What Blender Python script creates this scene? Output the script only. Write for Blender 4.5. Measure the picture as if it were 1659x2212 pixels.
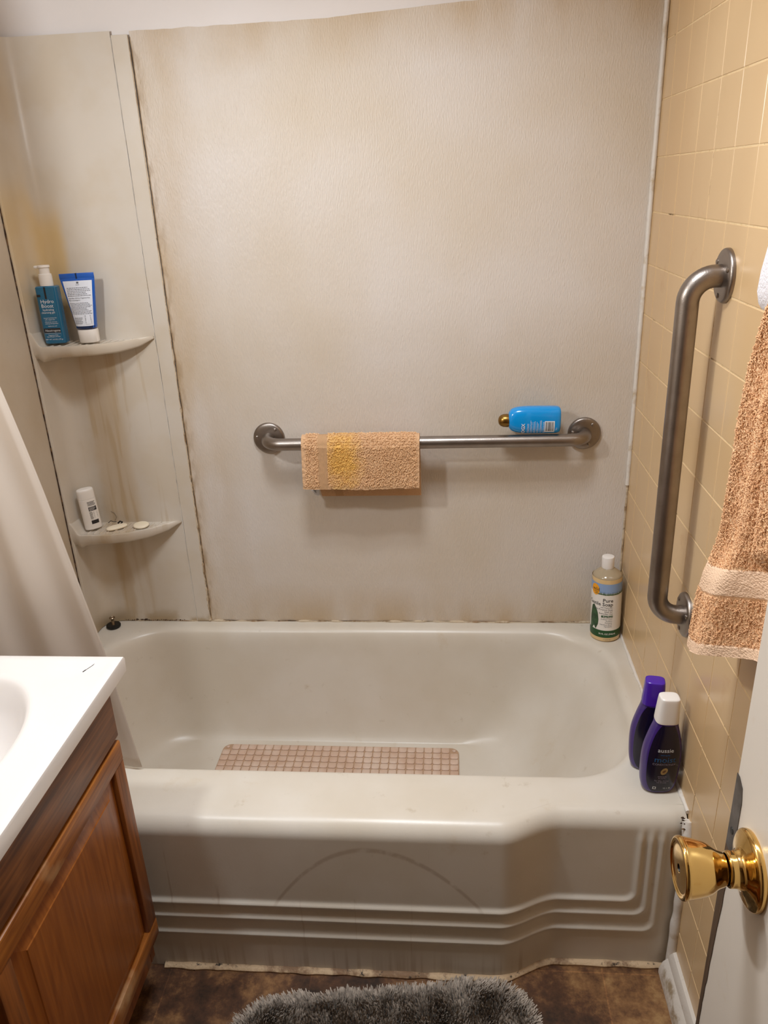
import bpy, bmesh, math, random
from mathutils import Vector, Matrix, noise
random.seed(7)
for o in list(bpy.data.objects): bpy.data.objects.remove(o)
scn = bpy.context.scene
COL = scn.collection
PI = math.pi

# ------------------------------------------------------------------ camera
W, H = 1659, 2212
FPX = 1698.77
def cam_basis(p, y, r):
    f = Vector((math.sin(y)*math.cos(p), math.cos(y)*math.cos(p), -math.sin(p)))
    rt = Vector((math.cos(y), -math.sin(y), 0)); up = rt.cross(f)
    return math.cos(r)*rt+math.sin(r)*up, -math.sin(r)*rt+math.cos(r)*up, f
R_, U_, F_ = cam_basis(0.39298, -0.09283, -0.04247)
cd = bpy.data.cameras.new('camera'); cam = bpy.data.objects.new('camera', cd); COL.objects.link(cam)
cd.sensor_fit = 'HORIZONTAL'; cd.sensor_width = 36; cd.lens = FPX*36/W; cd.clip_start = .02
M = Matrix((R_, U_, -F_)).transposed().to_4x4(); M.translation = Vector((-0.4378, -1.8688, 1.4883))
cam.matrix_world = M
scn.camera = cam

# ------------------------------------------------------------------ light and exposure
scn.view_settings.view_transform = 'Standard'; scn.view_settings.look = 'None'
scn.view_settings.gamma = 1; scn.view_settings.use_curve_mapping = False
scn.view_settings.exposure = 0.56
wd = bpy.data.worlds.new('world'); scn.world = wd; wd.use_nodes = True
wd.node_tree.nodes['Background'].inputs[0].default_value = (1, .85, .68, 1)
wd.node_tree.nodes['Background'].inputs[1].default_value = .04
def area(name, loc, target, size, power, col, sy=None):
    l = bpy.data.lights.new(name, 'AREA'); l.energy = power; l.color = col; l.size = size
    if sy: l.shape = 'RECTANGLE'; l.size_y = sy
    o = bpy.data.objects.new(name, l); COL.objects.link(o); o.location = loc
    o.rotation_euler = (Vector(target)-Vector(loc)).to_track_quat('-Z', 'Y').to_euler()
    return o
def bulb(name, loc, r, power, col):
    l = bpy.data.lights.new(name, 'POINT'); l.energy = power; l.color = col; l.shadow_soft_size = r
    o = bpy.data.objects.new(name, l); COL.objects.link(o); o.location = loc
    return o
WARM = (.93, .98, 1.02)
bulb('vanity_bulb', (-1.2, -1.0, 1.70), .04, 12.5, WARM)
fill_area = area('overhead_fill', (-.60, -.86, 2.37), (-.60, -.86, 0), .30, 7.5, (.92, .98, 1.04)); fill_area.data.spread = math.radians(122)  # added fill without a fixture; tight spread lifts the low wall against the top

# ------------------------------------------------------------------ helpers
def L(*c):
    return tuple((v/255/12.92 if v/255 <= .04045 else ((v/255+.055)/1.055)**2.4) for v in c[:3])+(1,)
def nt(name):
    m = bpy.data.materials.new(name); m.use_nodes = True
    return m, m.node_tree, m.node_tree.nodes['Principled BSDF']
def mat(name, col, rough=.5, metal=0, spec=.5, bump=None, var=None, sss=0, coat=0, trans=0, ior=None, dirt=None, sheen=0, aniso=None):
    """bump=(kind, scale, strength, stretch)   var=(scale, second colour, factor)  dirt=(scale, colour, low, high, stretch)"""
    m, t, b = nt(name)
    b.inputs['Base Color'].default_value = col; b.inputs['Roughness'].default_value = rough
    b.inputs['Metallic'].default_value = metal; b.inputs['Specular IOR Level'].default_value = spec
    b.inputs['Coat Weight'].default_value = coat; b.inputs['Transmission Weight'].default_value = trans
    b.inputs['Sheen Weight'].default_value = sheen
    if ior: b.inputs['IOR'].default_value = ior
    if sss: b.inputs['Subsurface Weight'].default_value = sss; b.inputs['Subsurface Radius'].default_value = (.01, .008, .005)
    N = t.nodes.new; K = t.links.new
    tc = N('ShaderNodeTexCoord')
    def mapped(stretch):
        mp = N('ShaderNodeMapping'); mp.inputs['Scale'].default_value = stretch or (1, 1, 1)
        K(tc.outputs['Object'], mp.inputs[0]); return mp.outputs[0]
    colout = None
    def blend(fac, c2):
        nonlocal colout
        mx = N('ShaderNodeMix'); mx.data_type = 'RGBA'
        K(fac, mx.inputs[0])
        if colout: K(colout, mx.inputs[6])
        else: mx.inputs[6].default_value = col
        mx.inputs[7].default_value = c2
        colout = mx.outputs[2]; K(colout, b.inputs['Base Color'])
    if var:
        n = N('ShaderNodeTexNoise'); n.inputs['Scale'].default_value = var[0]; n.inputs['Detail'].default_value = 5
        K(mapped(var[3] if len(var) > 3 else None), n.inputs[0])
        r = N('ShaderNodeMapRange'); r.inputs[1].default_value = .35; r.inputs[2].default_value = .65; r.inputs[4].default_value = var[2]
        K(n.outputs[0], r.inputs[0]); blend(r.outputs[0], var[1])
    for d in (dirt or []):
        n = N('ShaderNodeTexNoise'); n.inputs['Scale'].default_value = d[0]; n.inputs['Detail'].default_value = 8; n.inputs['Roughness'].default_value = .65
        K(mapped(d[4] if len(d) > 4 else None), n.inputs[0])
        r = N('ShaderNodeMapRange'); r.inputs[1].default_value = d[2]; r.inputs[2].default_value = d[3]
        K(n.outputs[0], r.inputs[0]); blend(r.outputs[0], d[1])
    if bump:
        kind, sc, st = bump[:3]
        if kind == 'noise':
            n = N('ShaderNodeTexNoise'); n.inputs['Scale'].default_value = sc; n.inputs['Detail'].default_value = 4
        elif kind == 'voronoi':
            n = N('ShaderNodeTexVoronoi'); n.inputs['Scale'].default_value = sc
        else:
            n = N('ShaderNodeTexWave'); n.inputs['Scale'].default_value = sc; n.inputs['Distortion'].default_value = 3
        K(mapped(bump[3] if len(bump) > 3 else None), n.inputs['Vector'])
        bp = N('ShaderNodeBump'); bp.inputs['Strength'].default_value = st; bp.inputs['Distance'].default_value = bump[4] if len(bump) > 4 else .002
        K(n.outputs[0], bp.inputs['Height']); K(bp.outputs[0], b.inputs['Normal'])
    return m

class MB:
    """collects faces; build() links them as one mesh object"""
    def __init__(s): s.v = []; s.f = []; s.m = []; s.mats = []
    def mi(s, m):
        if m not in s.mats: s.mats.append(m)
        return s.mats.index(m)
    def add(s, vs, fs, m):
        k = len(s.v); s.v += [tuple(p) for p in vs]; s.f += [tuple(i+k for i in f) for f in fs]; s.m += [s.mi(m)]*len(fs)
    def box(s, a, b, m, bevel=0, seg=2, M=None):
        bm = bmesh.new(); bmesh.ops.create_cube(bm, size=1)
        for v in bm.verts:
            v.co = Vector([(a[i]+b[i])/2+v.co[i]*(b[i]-a[i]) for i in range(3)])
        if bevel: bmesh.ops.bevel(bm, geom=bm.edges[:]+bm.verts[:], offset=bevel, segments=seg, profile=.5, affect='EDGES')
        if M: bm.transform(M)
        bm.verts.index_update()
        s.add([v.co for v in bm.verts], [[v.index for v in f.verts] for f in bm.faces], m); bm.free()
    def rings(s, rings, m, cap0=True, cap1=True, closed=True):
        n = len(rings[0]); vs = [p for r in rings for p in r]; fs = []
        for i in range(len(rings)-1):
            for j in range(n if closed else n-1):
                a = i*n+j; b_ = i*n+(j+1) % n; fs.append((a, b_, b_+n, a+n))
        if cap0: fs.append(tuple(range(n))[::-1])
        if cap1: fs.append(tuple(range((len(rings)-1)*n, len(rings)*n)))
        s.add(vs, fs, m)
    def tube(s, path, r, m, n=24, caps=True):
        path = [Vector(p) for p in path]; rr = r if isinstance(r, (list, tuple)) else [r]*len(path); rings = []; up = None
        for i, p in enumerate(path):
            t = (path[min(i+1, len(path)-1)]-path[max(i-1, 0)]).normalized()
            if up is None:
                up = t.orthogonal().normalized()
            up = (up-t*up.dot(t)).normalized(); sd = t.cross(up)
            rings.append([p+rr[i]*(math.cos(2*PI*k/n)*up+math.sin(2*PI*k/n)*sd) for k in range(n)])
        s.rings(rings, m, caps, caps)
    def lathe(s, prof, m, n=48, M=None, cap0=False, cap1=False):
        M = M or Matrix()
        s.rings([[M @ Vector((r*math.cos(2*PI*k/n), r*math.sin(2*PI*k/n), z)) for k in range(n)] for r, z in prof], m, cap0, cap1)
    def loft(s, secs, m, n=56, M=None, cap0=True, cap1=True):
        """secs: (z, rx, ry, exponent[, cx, cy])"""
        M = M or Matrix(); rings = []
        for q in secs:
            z, rx, ry, e = q[:4]; cx = q[4] if len(q) > 4 else 0; cy = q[5] if len(q) > 5 else 0
            ring = []
            for k in range(n):
                a = 2*PI*k/n; c, d = math.cos(a), math.sin(a)
                ring.append(M @ Vector((cx+rx*math.copysign(abs(c)**(2/e), c), cy+ry*math.copysign(abs(d)**(2/e), d), z)))
            rings.append(ring)
        s.rings(rings, m, cap0, cap1)
    def build(s, name, parent=None, smooth=True, angle=40, loc=None, rot=None, weld=False):
        me = bpy.data.meshes.new(name); me.from_pydata(s.v, [], s.f)
        for m in s.mats: me.materials.append(m)
        for p, i in zip(me.polygons, s.m): p.material_index = i
        if weld:
            bm = bmesh.new(); bm.from_mesh(me); bmesh.ops.remove_doubles(bm, verts=bm.verts, dist=1e-5)
            bmesh.ops.recalc_face_normals(bm, faces=bm.faces); bm.to_mesh(me); bm.free()
        o = bpy.data.objects.new(name, me); COL.objects.link(o)
        if smooth:
            me.shade_smooth()
            try: me.set_sharp_from_angle(angle=math.radians(angle))
            except Exception: pass
        if loc: o.location = loc
        if rot: o.rotation_euler = rot
        if parent: o.parent = parent
        return o
def tag(o, label=None, cat=None, group=None, kind=None):
    if label: o['label'] = label
    if cat: o['category'] = cat
    if group: o['group'] = group
    if kind: o['kind'] = kind
    return o
def thing(name, label, cat, loc=(0, 0, 0), rot=(0, 0, 0), group=None):
    o = bpy.data.objects.new(name, None); COL.objects.link(o); o.location = loc; o.rotation_euler = rot; o.empty_display_size = .02
    return tag(o, label, cat, group)
def structure(o): o['kind'] = 'structure'; return o
def sm(a, b, x):
    t = max(0, min(1, (x-a)/(b-a))); return t*t*(3-2*t)
def lerp(a, b, t): return a+(b-a)*t
def interp(pts, x):
    if x <= pts[0][0]: return pts[0][1]
    for (a, p), (b, q) in zip(pts, pts[1:]):
        if x <= b: return lerp(p, q, (x-a)/(b-a))
    return pts[-1][1]
def spline(pts, n):
    """Catmull-Rom through tuples"""
    out = []; P = [pts[0]]+list(pts)+[pts[-1]]
    for i in range(1, len(P)-2):
        for k in range(n):
            t = k/n; a, b, c, d = P[i-1], P[i], P[i+1], P[i+2]
            out.append(tuple(.5*(2*b[j]+(c[j]-a[j])*t+(2*a[j]-5*b[j]+4*c[j]-d[j])*t*t+(3*b[j]-a[j]-3*c[j]+d[j])*t**3) for j in range(len(b))))
    out.append(tuple(pts[-1])); return out
_txt = {}
def text_geo(body, size, align='LEFT', bold=0, res=2):
    """letters as flat faces in the u,v plane: list of verts, list of faces"""
    key = (body, size, align, bold)
    if key in _txt: return _txt[key]
    c = bpy.data.curves.new('t', 'FONT'); c.body = body; c.size = size; c.align_x = align; c.resolution_u = res; c.offset = bold
    o = bpy.data.objects.new('t', c); COL.objects.link(o)
    bpy.context.view_layer.update()
    me = bpy.data.meshes.new_from_object(o.evaluated_get(bpy.context.evaluated_depsgraph_get()))
    g = ([tuple(v.co) for v in me.vertices], [tuple(p.vertices) for p in me.polygons])
    bpy.data.objects.remove(o); bpy.data.curves.remove(c); bpy.data.meshes.remove(me)
    _txt[key] = g; return g
def put_text(mb, body, size, u, v, fn, m, align='LEFT', bold=0):
    vs, fs = text_geo(body, size, align, bold)
    mb.add([fn(u+p[0], v+p[1]) for p in vs], fs, m)
def put_rect(mb, u0, u1, v0, v1, fn, m, n=8):
    vs = []; fs = []; k = max(1, min(10, int(abs(v1-v0)/.0025)))
    for i in range(n+1):
        u = lerp(u0, u1, i/n); vs += [fn(u, lerp(v0, v1, j/k)) for j in range(k+1)]
    for i in range(n):
        for j in range(k): a = i*(k+1)+j; fs.append((a, a+k+1, a+k+2, a+1))
    mb.add(vs, fs, m)
def put_poly(mb, pts, fn, m, cu_=None):
    c = cu_ or (sum(p[0] for p in pts)/len(pts), sum(p[1] for p in pts)/len(pts)); n = len(pts); K_ = 6; vs = []; fs = []
    for k in range(K_, 0, -1): vs += [fn(c[0]+(p[0]-c[0])*k/K_, c[1]+(p[1]-c[1])*k/K_) for p in pts]
    vs.append(fn(*c))
    for k in range(K_-1):
        for i in range(n): fs.append((k*n+i, k*n+(i+1) % n, (k+1)*n+(i+1) % n, (k+1)*n+i))
    for i in range(n): fs.append(((K_-1)*n+i, (K_-1)*n+(i+1) % n, K_*n))
    mb.add(vs, fs, m)
def scribble(mb, u0, u1, v0, v1, rows, fn, m, seed=1, h=.45):
    """rows of tiny word-like dashes: print too small to read"""
    rnd = random.Random(seed); dv = (v1-v0)/rows
    for r in range(rows):
        u = u0; v = v1-(r+.5)*dv; end = u1-rnd.random()*(u1-u0)*.25
        while u < end:
            w = (u1-u0)*rnd.uniform(.03, .11)
            put_rect(mb, u, min(u+w, u1), v-dv*h/2, v+dv*h/2, fn, m, 2); u += w+(u1-u0)*.02
def barcode(mb, u0, u1, v0, v1, fn, m, mw, vertical=True, seed=3):
    put_rect(mb, u0, u1, v0, v1, fn, mw, 4)
    rnd = random.Random(seed); p = .06; g = fn
    def f2(u, v): return g(u, v, .00015)
    t = p
    while t < 1-p:
        w = rnd.choice((.02, .03, .05))
        if vertical: put_rect(mb, lerp(u0, u1, t), lerp(u0, u1, t+w), lerp(v0, v1, .12), lerp(v0, v1, .92), f2, m, 1)
        else: put_rect(mb, lerp(u0, u1, .08), lerp(u0, u1, .92), lerp(v0, v1, t), lerp(v0, v1, t+w), f2, m, 1)
        t += w+rnd.choice((.02, .035, .05))

# ------------------------------------------------------------------ materials
def wall_panel_material():
    m, t, b = nt('embossed_panel'); N = t.nodes.new; K = t.links.new
    b.inputs['Roughness'].default_value = .42
    tc = N('ShaderNodeTexCoord')
    def noise_(sc, st=(1, 1, 1), det=4):
        mp = N('ShaderNodeMapping'); mp.inputs['Scale'].default_value = st; K(tc.outputs['Object'], mp.inputs[0])
        n = N('ShaderNodeTexNoise'); n.inputs['Scale'].default_value = sc; n.inputs['Detail'].default_value = det; K(mp.outputs[0], n.inputs[0]); return n.outputs[0]
    n1 = noise_(2.2); r = N('ShaderNodeMapRange'); r.inputs[1].default_value = .38; r.inputs[2].default_value = .66; K(n1, r.inputs[0])
    mx = N('ShaderNodeMix'); mx.data_type = 'RGBA'; mx.inputs[6].default_value = L(215, 206, 198); mx.inputs[7].default_value = L(206, 192, 174); K(r.outputs[0], mx.inputs[0])
    # yellowed rim of the panel: near the seam, near the tub and near the top edge
    sx = N('ShaderNodeSeparateXYZ'); K(tc.outputs['Object'], sx.inputs[0])
    def edge(sock, c, w):
        a = N('ShaderNodeMath'); a.operation = 'SUBTRACT'; K(sock, a.inputs[0]); a.inputs[1].default_value = c
        ab = N('ShaderNodeMath'); ab.operation = 'ABSOLUTE'; K(a.outputs[0], ab.inputs[0])
        q = N('ShaderNodeMapRange'); q.inputs[1].default_value = 0; q.inputs[2].default_value = w; q.inputs[3].default_value = 1; q.inputs[4].default_value = 0; K(ab.outputs[0], q.inputs[0]); return q.outputs[0]
    def mul(a, c):
        q = N('ShaderNodeMath'); q.operation = 'MULTIPLY'; K(a, q.inputs[0])
        if isinstance(c, float): q.inputs[1].default_value = c
        else: K(c, q.inputs[1])
        return q.outputs[0]
    def mx_(a, c):
        q = N('ShaderNodeMath'); q.operation = 'MAXIMUM'; K(a, q.inputs[0]); K(c, q.inputs[1]); return q.outputs[0]
    e = mx_(edge(sx.outputs[0], -1.105, .14), edge(sx.outputs[2], .385, .12)); e = mx_(e, mul(edge(sx.outputs[2], 1.815, .10), .8))
    n2 = noise_(9, (1, 1, .35), 6); r2 = N('ShaderNodeMapRange'); r2.inputs[1].default_value = .3; r2.inputs[2].default_value = .6; K(n2, r2.inputs[0])
    f = mul(mul(e, r2.outputs[0]), .75)
    m2 = N('ShaderNodeMix'); m2.data_type = 'RGBA'; K(f, m2.inputs[0]); K(mx.outputs[2], m2.inputs[6]); m2.inputs[7].default_value = L(186, 158, 118); K(m2.outputs[2], b.inputs['Base Color'])
    # brown crust directly beside the seam
    e3 = edge(sx.outputs[0], -1.105, .022); n3 = noise_(60, (1, 1, .3), 6); r3 = N('ShaderNodeMapRange'); r3.inputs[1].default_value = .46; r3.inputs[2].default_value = .6; K(n3, r3.inputs[0])
    f3 = mul(mul(e3, r3.outputs[0]), .55)
    m3 = N('ShaderNodeMix'); m3.data_type = 'RGBA'; K(f3, m3.inputs[0]); K(m2.outputs[2], m3.inputs[6]); m3.inputs[7].default_value = L(150, 122, 88); K(m3.outputs[2], b.inputs['Base Color'])
    nb = noise_(230, (1.5, 1, .42), 3)
    bp = N('ShaderNodeBump'); bp.inputs['Strength'].default_value = .6; bp.inputs['Distance'].default_value = .0022; K(nb, bp.inputs['Height']); K(bp.outputs[0], b.inputs['Normal'])
    return m
def corner_material():
    """smooth cream plastic with rusty drip stains of fixed shapes; object coordinates are world coordinates"""
    m, t, b = nt('stained_plastic'); N = t.nodes.new; K = t.links.new
    b.inputs['Roughness'].default_value = .3
    tc = N('ShaderNodeTexCoord'); sx = N('ShaderNodeSeparateXYZ'); K(tc.outputs['Object'], sx.inputs[0])
    mp = N('ShaderNodeMapping'); mp.inputs['Scale'].default_value = (1, 1, .07); K(tc.outputs['Object'], mp.inputs[0])
    drip = N('ShaderNodeTexNoise'); drip.inputs['Scale'].default_value = 38; drip.inputs['Detail'].default_value = 5; drip.inputs['Distortion'].default_value = .4; K(mp.outputs[0], drip.inputs[0])
    blot = N('ShaderNodeTexNoise'); blot.inputs['Scale'].default_value = 9; blot.inputs['Detail'].default_value = 5; K(tc.outputs['Object'], blot.inputs[0])
    def M_(op, a, c):
        q = N('ShaderNodeMath'); q.operation = op
        for i, x in enumerate((a, c)):
            if isinstance(x, (int, float)): q.inputs[i].default_value = x
            else: K(x, q.inputs[i])
        return q.outputs[0]
    def R(s, a, c, lo=0, hi=1):
        q = N('ShaderNodeMapRange'); q.interpolation_type = 'SMOOTHSTEP'; q.inputs[1].default_value = a; q.inputs[2].default_value = c; q.inputs[3].default_value = lo; q.inputs[4].default_value = hi; K(s, q.inputs[0]); return q.outputs[0]
    X, Z = sx.outputs[0], sx.outputs[2]
    X = M_('ADD', X, M_('MULTIPLY', M_('SUBTRACT', blot.outputs[0], .5), .05))
    def win(x0, x1, z0, z1, sxx=.012, sz=.05):
        a = M_('MULTIPLY', R(X, x0-sxx, x0+sxx), R(X, x1-sxx, x1+sxx, 1, 0))
        return M_('MULTIPLY', a, M_('MULTIPLY', R(Z, z0-sz, z0+sz), R(Z, z1-sz, z1+sz, 1, 0)))
    colour = None
    def blend(fac, c2):
        nonlocal colour
        q = N('ShaderNodeMix'); q.data_type = 'RGBA'; K(fac, q.inputs[0])
        if colour: K(colour, q.inputs[6])
        else: q.inputs[6].default_value = L(207, 197, 184)
        q.inputs[7].default_value = c2; colour = q.outputs[2]
    blend(M_('MULTIPLY', R(blot.outputs[0], .4, .65), .5), L(199, 184, 162))
    d = R(drip.outputs[0], .40, .62)
    dd = R(drip.outputs[0], .53, .6)
    blend(M_('MULTIPLY', win(-1.40, -1.33, 1.22, 1.46, .014, .05), .8), L(208, 176, 118))
    blend(M_('MULTIPLY', win(-1.42, -1.385, 1.25, 1.52, .01, .04), .5), L(206, 176, 122))
    blend(M_('MULTIPLY', M_('MULTIPLY', win(-1.35, -1.26, .68, 1.15, .012, .02), M_('ADD', M_('MULTIPLY', d, .25), .55)), .75), L(192, 168, 134))
    blend(M_('MULTIPLY', M_('MULTIPLY', win(-1.37, -1.18, .68, 1.15, .02, .02), dd), .3), L(176, 148, 104))
    blend(M_('MULTIPLY', M_('MULTIPLY', win(-1.35, -1.26, .39, .67, .012, .02), M_('ADD', M_('MULTIPLY', d, .55), .15)), .6), L(176, 148, 104))
    blend(M_('MULTIPLY', M_('MULTIPLY', win(-1.345, -1.315, .42, .67, .006, .03), 1.0), .4), L(172, 142, 96))
    blend(M_('MULTIPLY', M_('MULTIPLY', R(Z, .385, .44, 1, 0), R(blot.outputs[0], .42, .55)), .8), L(160, 136, 100))
    K(colour, b.inputs['Base Color'])
    return m
M_panel = wall_panel_material()
M_corner = corner_material()
M_paint = mat('wall_paint', L(228, 222, 220), .35, bump=('noise', 60, .15), var=(3, L(222, 214, 208), .6))
M_wallside = mat('aged_wall_paint', L(196, 182, 164), .5, bump=('noise', 80, .25), var=(6, L(186, 168, 144), .8), dirt=[(24, L(150, 124, 92), .66, .76)])
M_tile = mat('tan_tile', L(214, 182, 138), .26, bump=('noise', 30, .05), var=(1.6, L(206, 170, 124), .8), spec=.45, dirt=[(5, L(196, 156, 108), .6, .8)])
M_grout = mat('tile_grout', L(224, 196, 152), .8, bump=('noise', 300, .4), dirt=[(9, L(104, 80, 50), .60, .64), (40, L(206, 174, 126), .5, .7)])
M_caulk = mat('white_caulk', L(222, 214, 204), .5, bump=('noise', 120, .4), dirt=[(18, L(190, 168, 136), .55, .7)])
M_dirtycaulk = mat('grimy_caulk', L(198, 180, 154), .7, bump=('noise', 150, .8), dirt=[(22, L(150, 122, 90), .5, .62), (55, L(84, 60, 40), .62, .72)])
M_seam = mat('brown_seam', L(142, 114, 82), .9, dirt=[(30, L(184, 160, 128), .46, .6)])
M_mould = mat('black_mould', L(58, 38, 24), .9, bump=('noise', 200, 1), dirt=[(60, L(120, 90, 60), .5, .6)])
M_tub = mat('bathtub_enamel', L(214, 206, 194), .33, spec=.45, var=(5, L(204, 193, 176), .8), bump=('noise', 250, .06), dirt=[(28, L(176, 160, 138), .64, .85), (7, L(190, 166, 128), .64, .95)])
def tub_stains(m):
    # a brown arc left by a leaning thing and thin dried drips on the apron
    t = m.node_tree; b = t.nodes['Principled BSDF']; N = t.nodes.new; K = t.links.new; src = b.inputs['Base Color'].links[0].from_socket
    tc = N('ShaderNodeTexCoord'); sx = N('ShaderNodeSeparateXYZ'); K(tc.outputs['Object'], sx.inputs[0])
    def M_(op, a, c):
        q = N('ShaderNodeMath'); q.operation = op
        for i, x in enumerate((a, c)):
            if isinstance(x, (int, float)): q.inputs[i].default_value = x
            else: K(x, q.inputs[i])
        return q.outputs[0]
    def R(s, a, c, lo=0, hi=1):
        q = N('ShaderNodeMapRange'); q.interpolation_type = 'SMOOTHSTEP'; q.inputs[1].default_value = a; q.inputs[2].default_value = c; q.inputs[3].default_value = lo; q.inputs[4].default_value = hi; K(s, q.inputs[0]); return q.outputs[0]
    X, Y, Z = sx.outputs
    n = N('ShaderNodeTexNoise'); n.inputs['Scale'].default_value = 40; n.inputs['Detail'].default_value = 4; K(tc.outputs['Object'], n.inputs[0])
    front = R(Y, -.735, -.728, 1, 0)
    dx = M_('SUBTRACT', X, -.605); wid = M_('ADD', 3.0, M_('MULTIPLY', R(X, -.64, -.58, 1, 0), 1.2))
    par = M_('SUBTRACT', .328, M_('MULTIPLY', M_('MULTIPLY', dx, dx), wid))
    arc_ = R(M_('ABSOLUTE', M_('SUBTRACT', Z, par), 0), .002, .0085, 1, 0)
    arc_ = M_('MULTIPLY', M_('MULTIPLY', arc_, R(Z, .17, .2)), M_('MULTIPLY', front, R(n.outputs[0], .3, .55)))
    mp = N('ShaderNodeMapping'); mp.inputs['Scale'].default_value = (1, .01, .02); K(tc.outputs['Object'], mp.inputs[0])
    d = N('ShaderNodeTexNoise'); d.inputs['Scale'].default_value = 85; d.inputs['Detail'].default_value = 3; K(mp.outputs[0], d.inputs[0])
    d2 = N('ShaderNodeTexNoise'); d2.inputs['Scale'].default_value = 7; K(tc.outputs['Object'], d2.inputs[0])
    dr_ = M_('MULTIPLY', M_('MULTIPLY', R(d.outputs[0], .64, .74), R(d2.outputs[0], .44, .58)), M_('MULTIPLY', front, R(Z, .30, .34, 1, 0)))
    low = M_('MULTIPLY', R(Z, 0, .09, 1, 0), M_('MULTIPLY', front, R(d.outputs[0], .45, .65)))
    f = M_('MAXIMUM', M_('MULTIPLY', arc_, .36), M_('MAXIMUM', M_('MULTIPLY', dr_, .45), M_('MULTIPLY', low, .35)))
    q = N('ShaderNodeMix'); q.data_type = 'RGBA'; K(f, q.inputs[0]); K(src, q.inputs[6]); q.inputs[7].default_value = L(138, 106, 74); K(q.outputs[2], b.inputs['Base Color'])
tub_stains(M_tub)
M_steel = mat('brushed_steel', L(156, 147, 140), .36, 1, bump=('noise', 500, .1, (1, 1, 1)), var=(30, L(138, 128, 120), .6))
M_brass = mat('polished_brass', L(228, 190, 118), .08, 1)
def terry_patch(m):   # yellowed patch left of the middle of the cloth
    t = m.node_tree; b = t.nodes['Principled BSDF']; N = t.nodes.new; K = t.links.new; src = b.inputs['Base Color'].links[0].from_socket
    tc = N('ShaderNodeTexCoord'); mp = N('ShaderNodeMapping'); mp.inputs['Location'].default_value = (.700/.050, 0, -.882/.075); mp.inputs['Scale'].default_value = (1/.050, 0, 1/.075); K(tc.outputs['Object'], mp.inputs[0])
    ln = N('ShaderNodeVectorMath'); ln.operation = 'LENGTH'; K(mp.outputs[0], ln.inputs[0])
    n = N('ShaderNodeTexNoise'); n.inputs['Scale'].default_value = 60; K(tc.outputs['Object'], n.inputs[0])
    a = N('ShaderNodeMath'); a.operation = 'ADD'; K(ln.outputs['Value'], a.inputs[0]); K(n.outputs[0], a.inputs[1])
    r = N('ShaderNodeMapRange'); r.inputs[1].default_value = .9; r.inputs[2].default_value = 1.7; r.inputs[3].default_value = .85; r.inputs[4].default_value = 0; K(a.outputs[0], r.inputs[0])
    q = N('ShaderNodeMix'); q.data_type = 'RGBA'; K(r.outputs[0], q.inputs[0]); K(src, q.inputs[6]); q.inputs[7].default_value = L(240, 192, 96); K(q.outputs[2], b.inputs['Base Color']); return m
M_washcloth = mat('tan_terry', L(224, 180, 138), .95, bump=('noise', 230, .6, (1, 1, 1), .004), var=(9, L(208, 168, 128), .8), sheen=.2, dirt=[])
M_washcloth = terry_patch(M_washcloth)
for n_ in M_washcloth.node_tree.nodes:
    if n_.type == 'TEX_NOISE' and n_.inputs['Scale'].default_value == 230: n_.inputs['Distortion'].default_value = 1.6; n_.inputs['Detail'].default_value = 2
M_washflat = mat('tan_woven_band', L(196, 156, 116), .9, bump=('wave', 160, .5, (1, 1, 1), .001))
M_towel = mat('peach_terry', L(242, 196, 150), .95, bump=('noise', 420, .6, (1, 1, 1), .003), var=(60, L(228, 174, 124), .9), sheen=.2)
M_towelband = mat('peach_woven_band', L(236, 200, 168), .9, bump=('voronoi', 420, .6, (1, .6, 1), .0015))
M_towelwhite = mat('white_terry', L(228, 224, 228), .95, bump=('noise', 300, .8))
M_rug = mat('grey_shag', L(178, 164, 150), .95, var=(70, L(128, 116, 104), 1))
M_rugbase = mat('rug_backing', L(70, 65, 60), .95)
M_counter = mat('cultured_marble', L(220, 214, 210), .18, spec=.5, sss=.1, coat=.2)
M_white = mat('white_plastic', L(236, 230, 224), .3, sss=.05)
M_ivory = mat('ivory_soap', L(240, 228, 204), .45, sss=.3)
M_black = mat('black_rubber', L(14, 13, 13), .45)
M_ink = mat('black_ink', L(34, 32, 34), .5)
M_grey = mat('grey_ink', L(96, 96, 104), .5)
M_labelwhite = mat('white_label', L(222, 226, 236), .35)
M_whiteink = mat('white_ink', L(228, 232, 238), .45)
M_curtain = None
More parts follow.
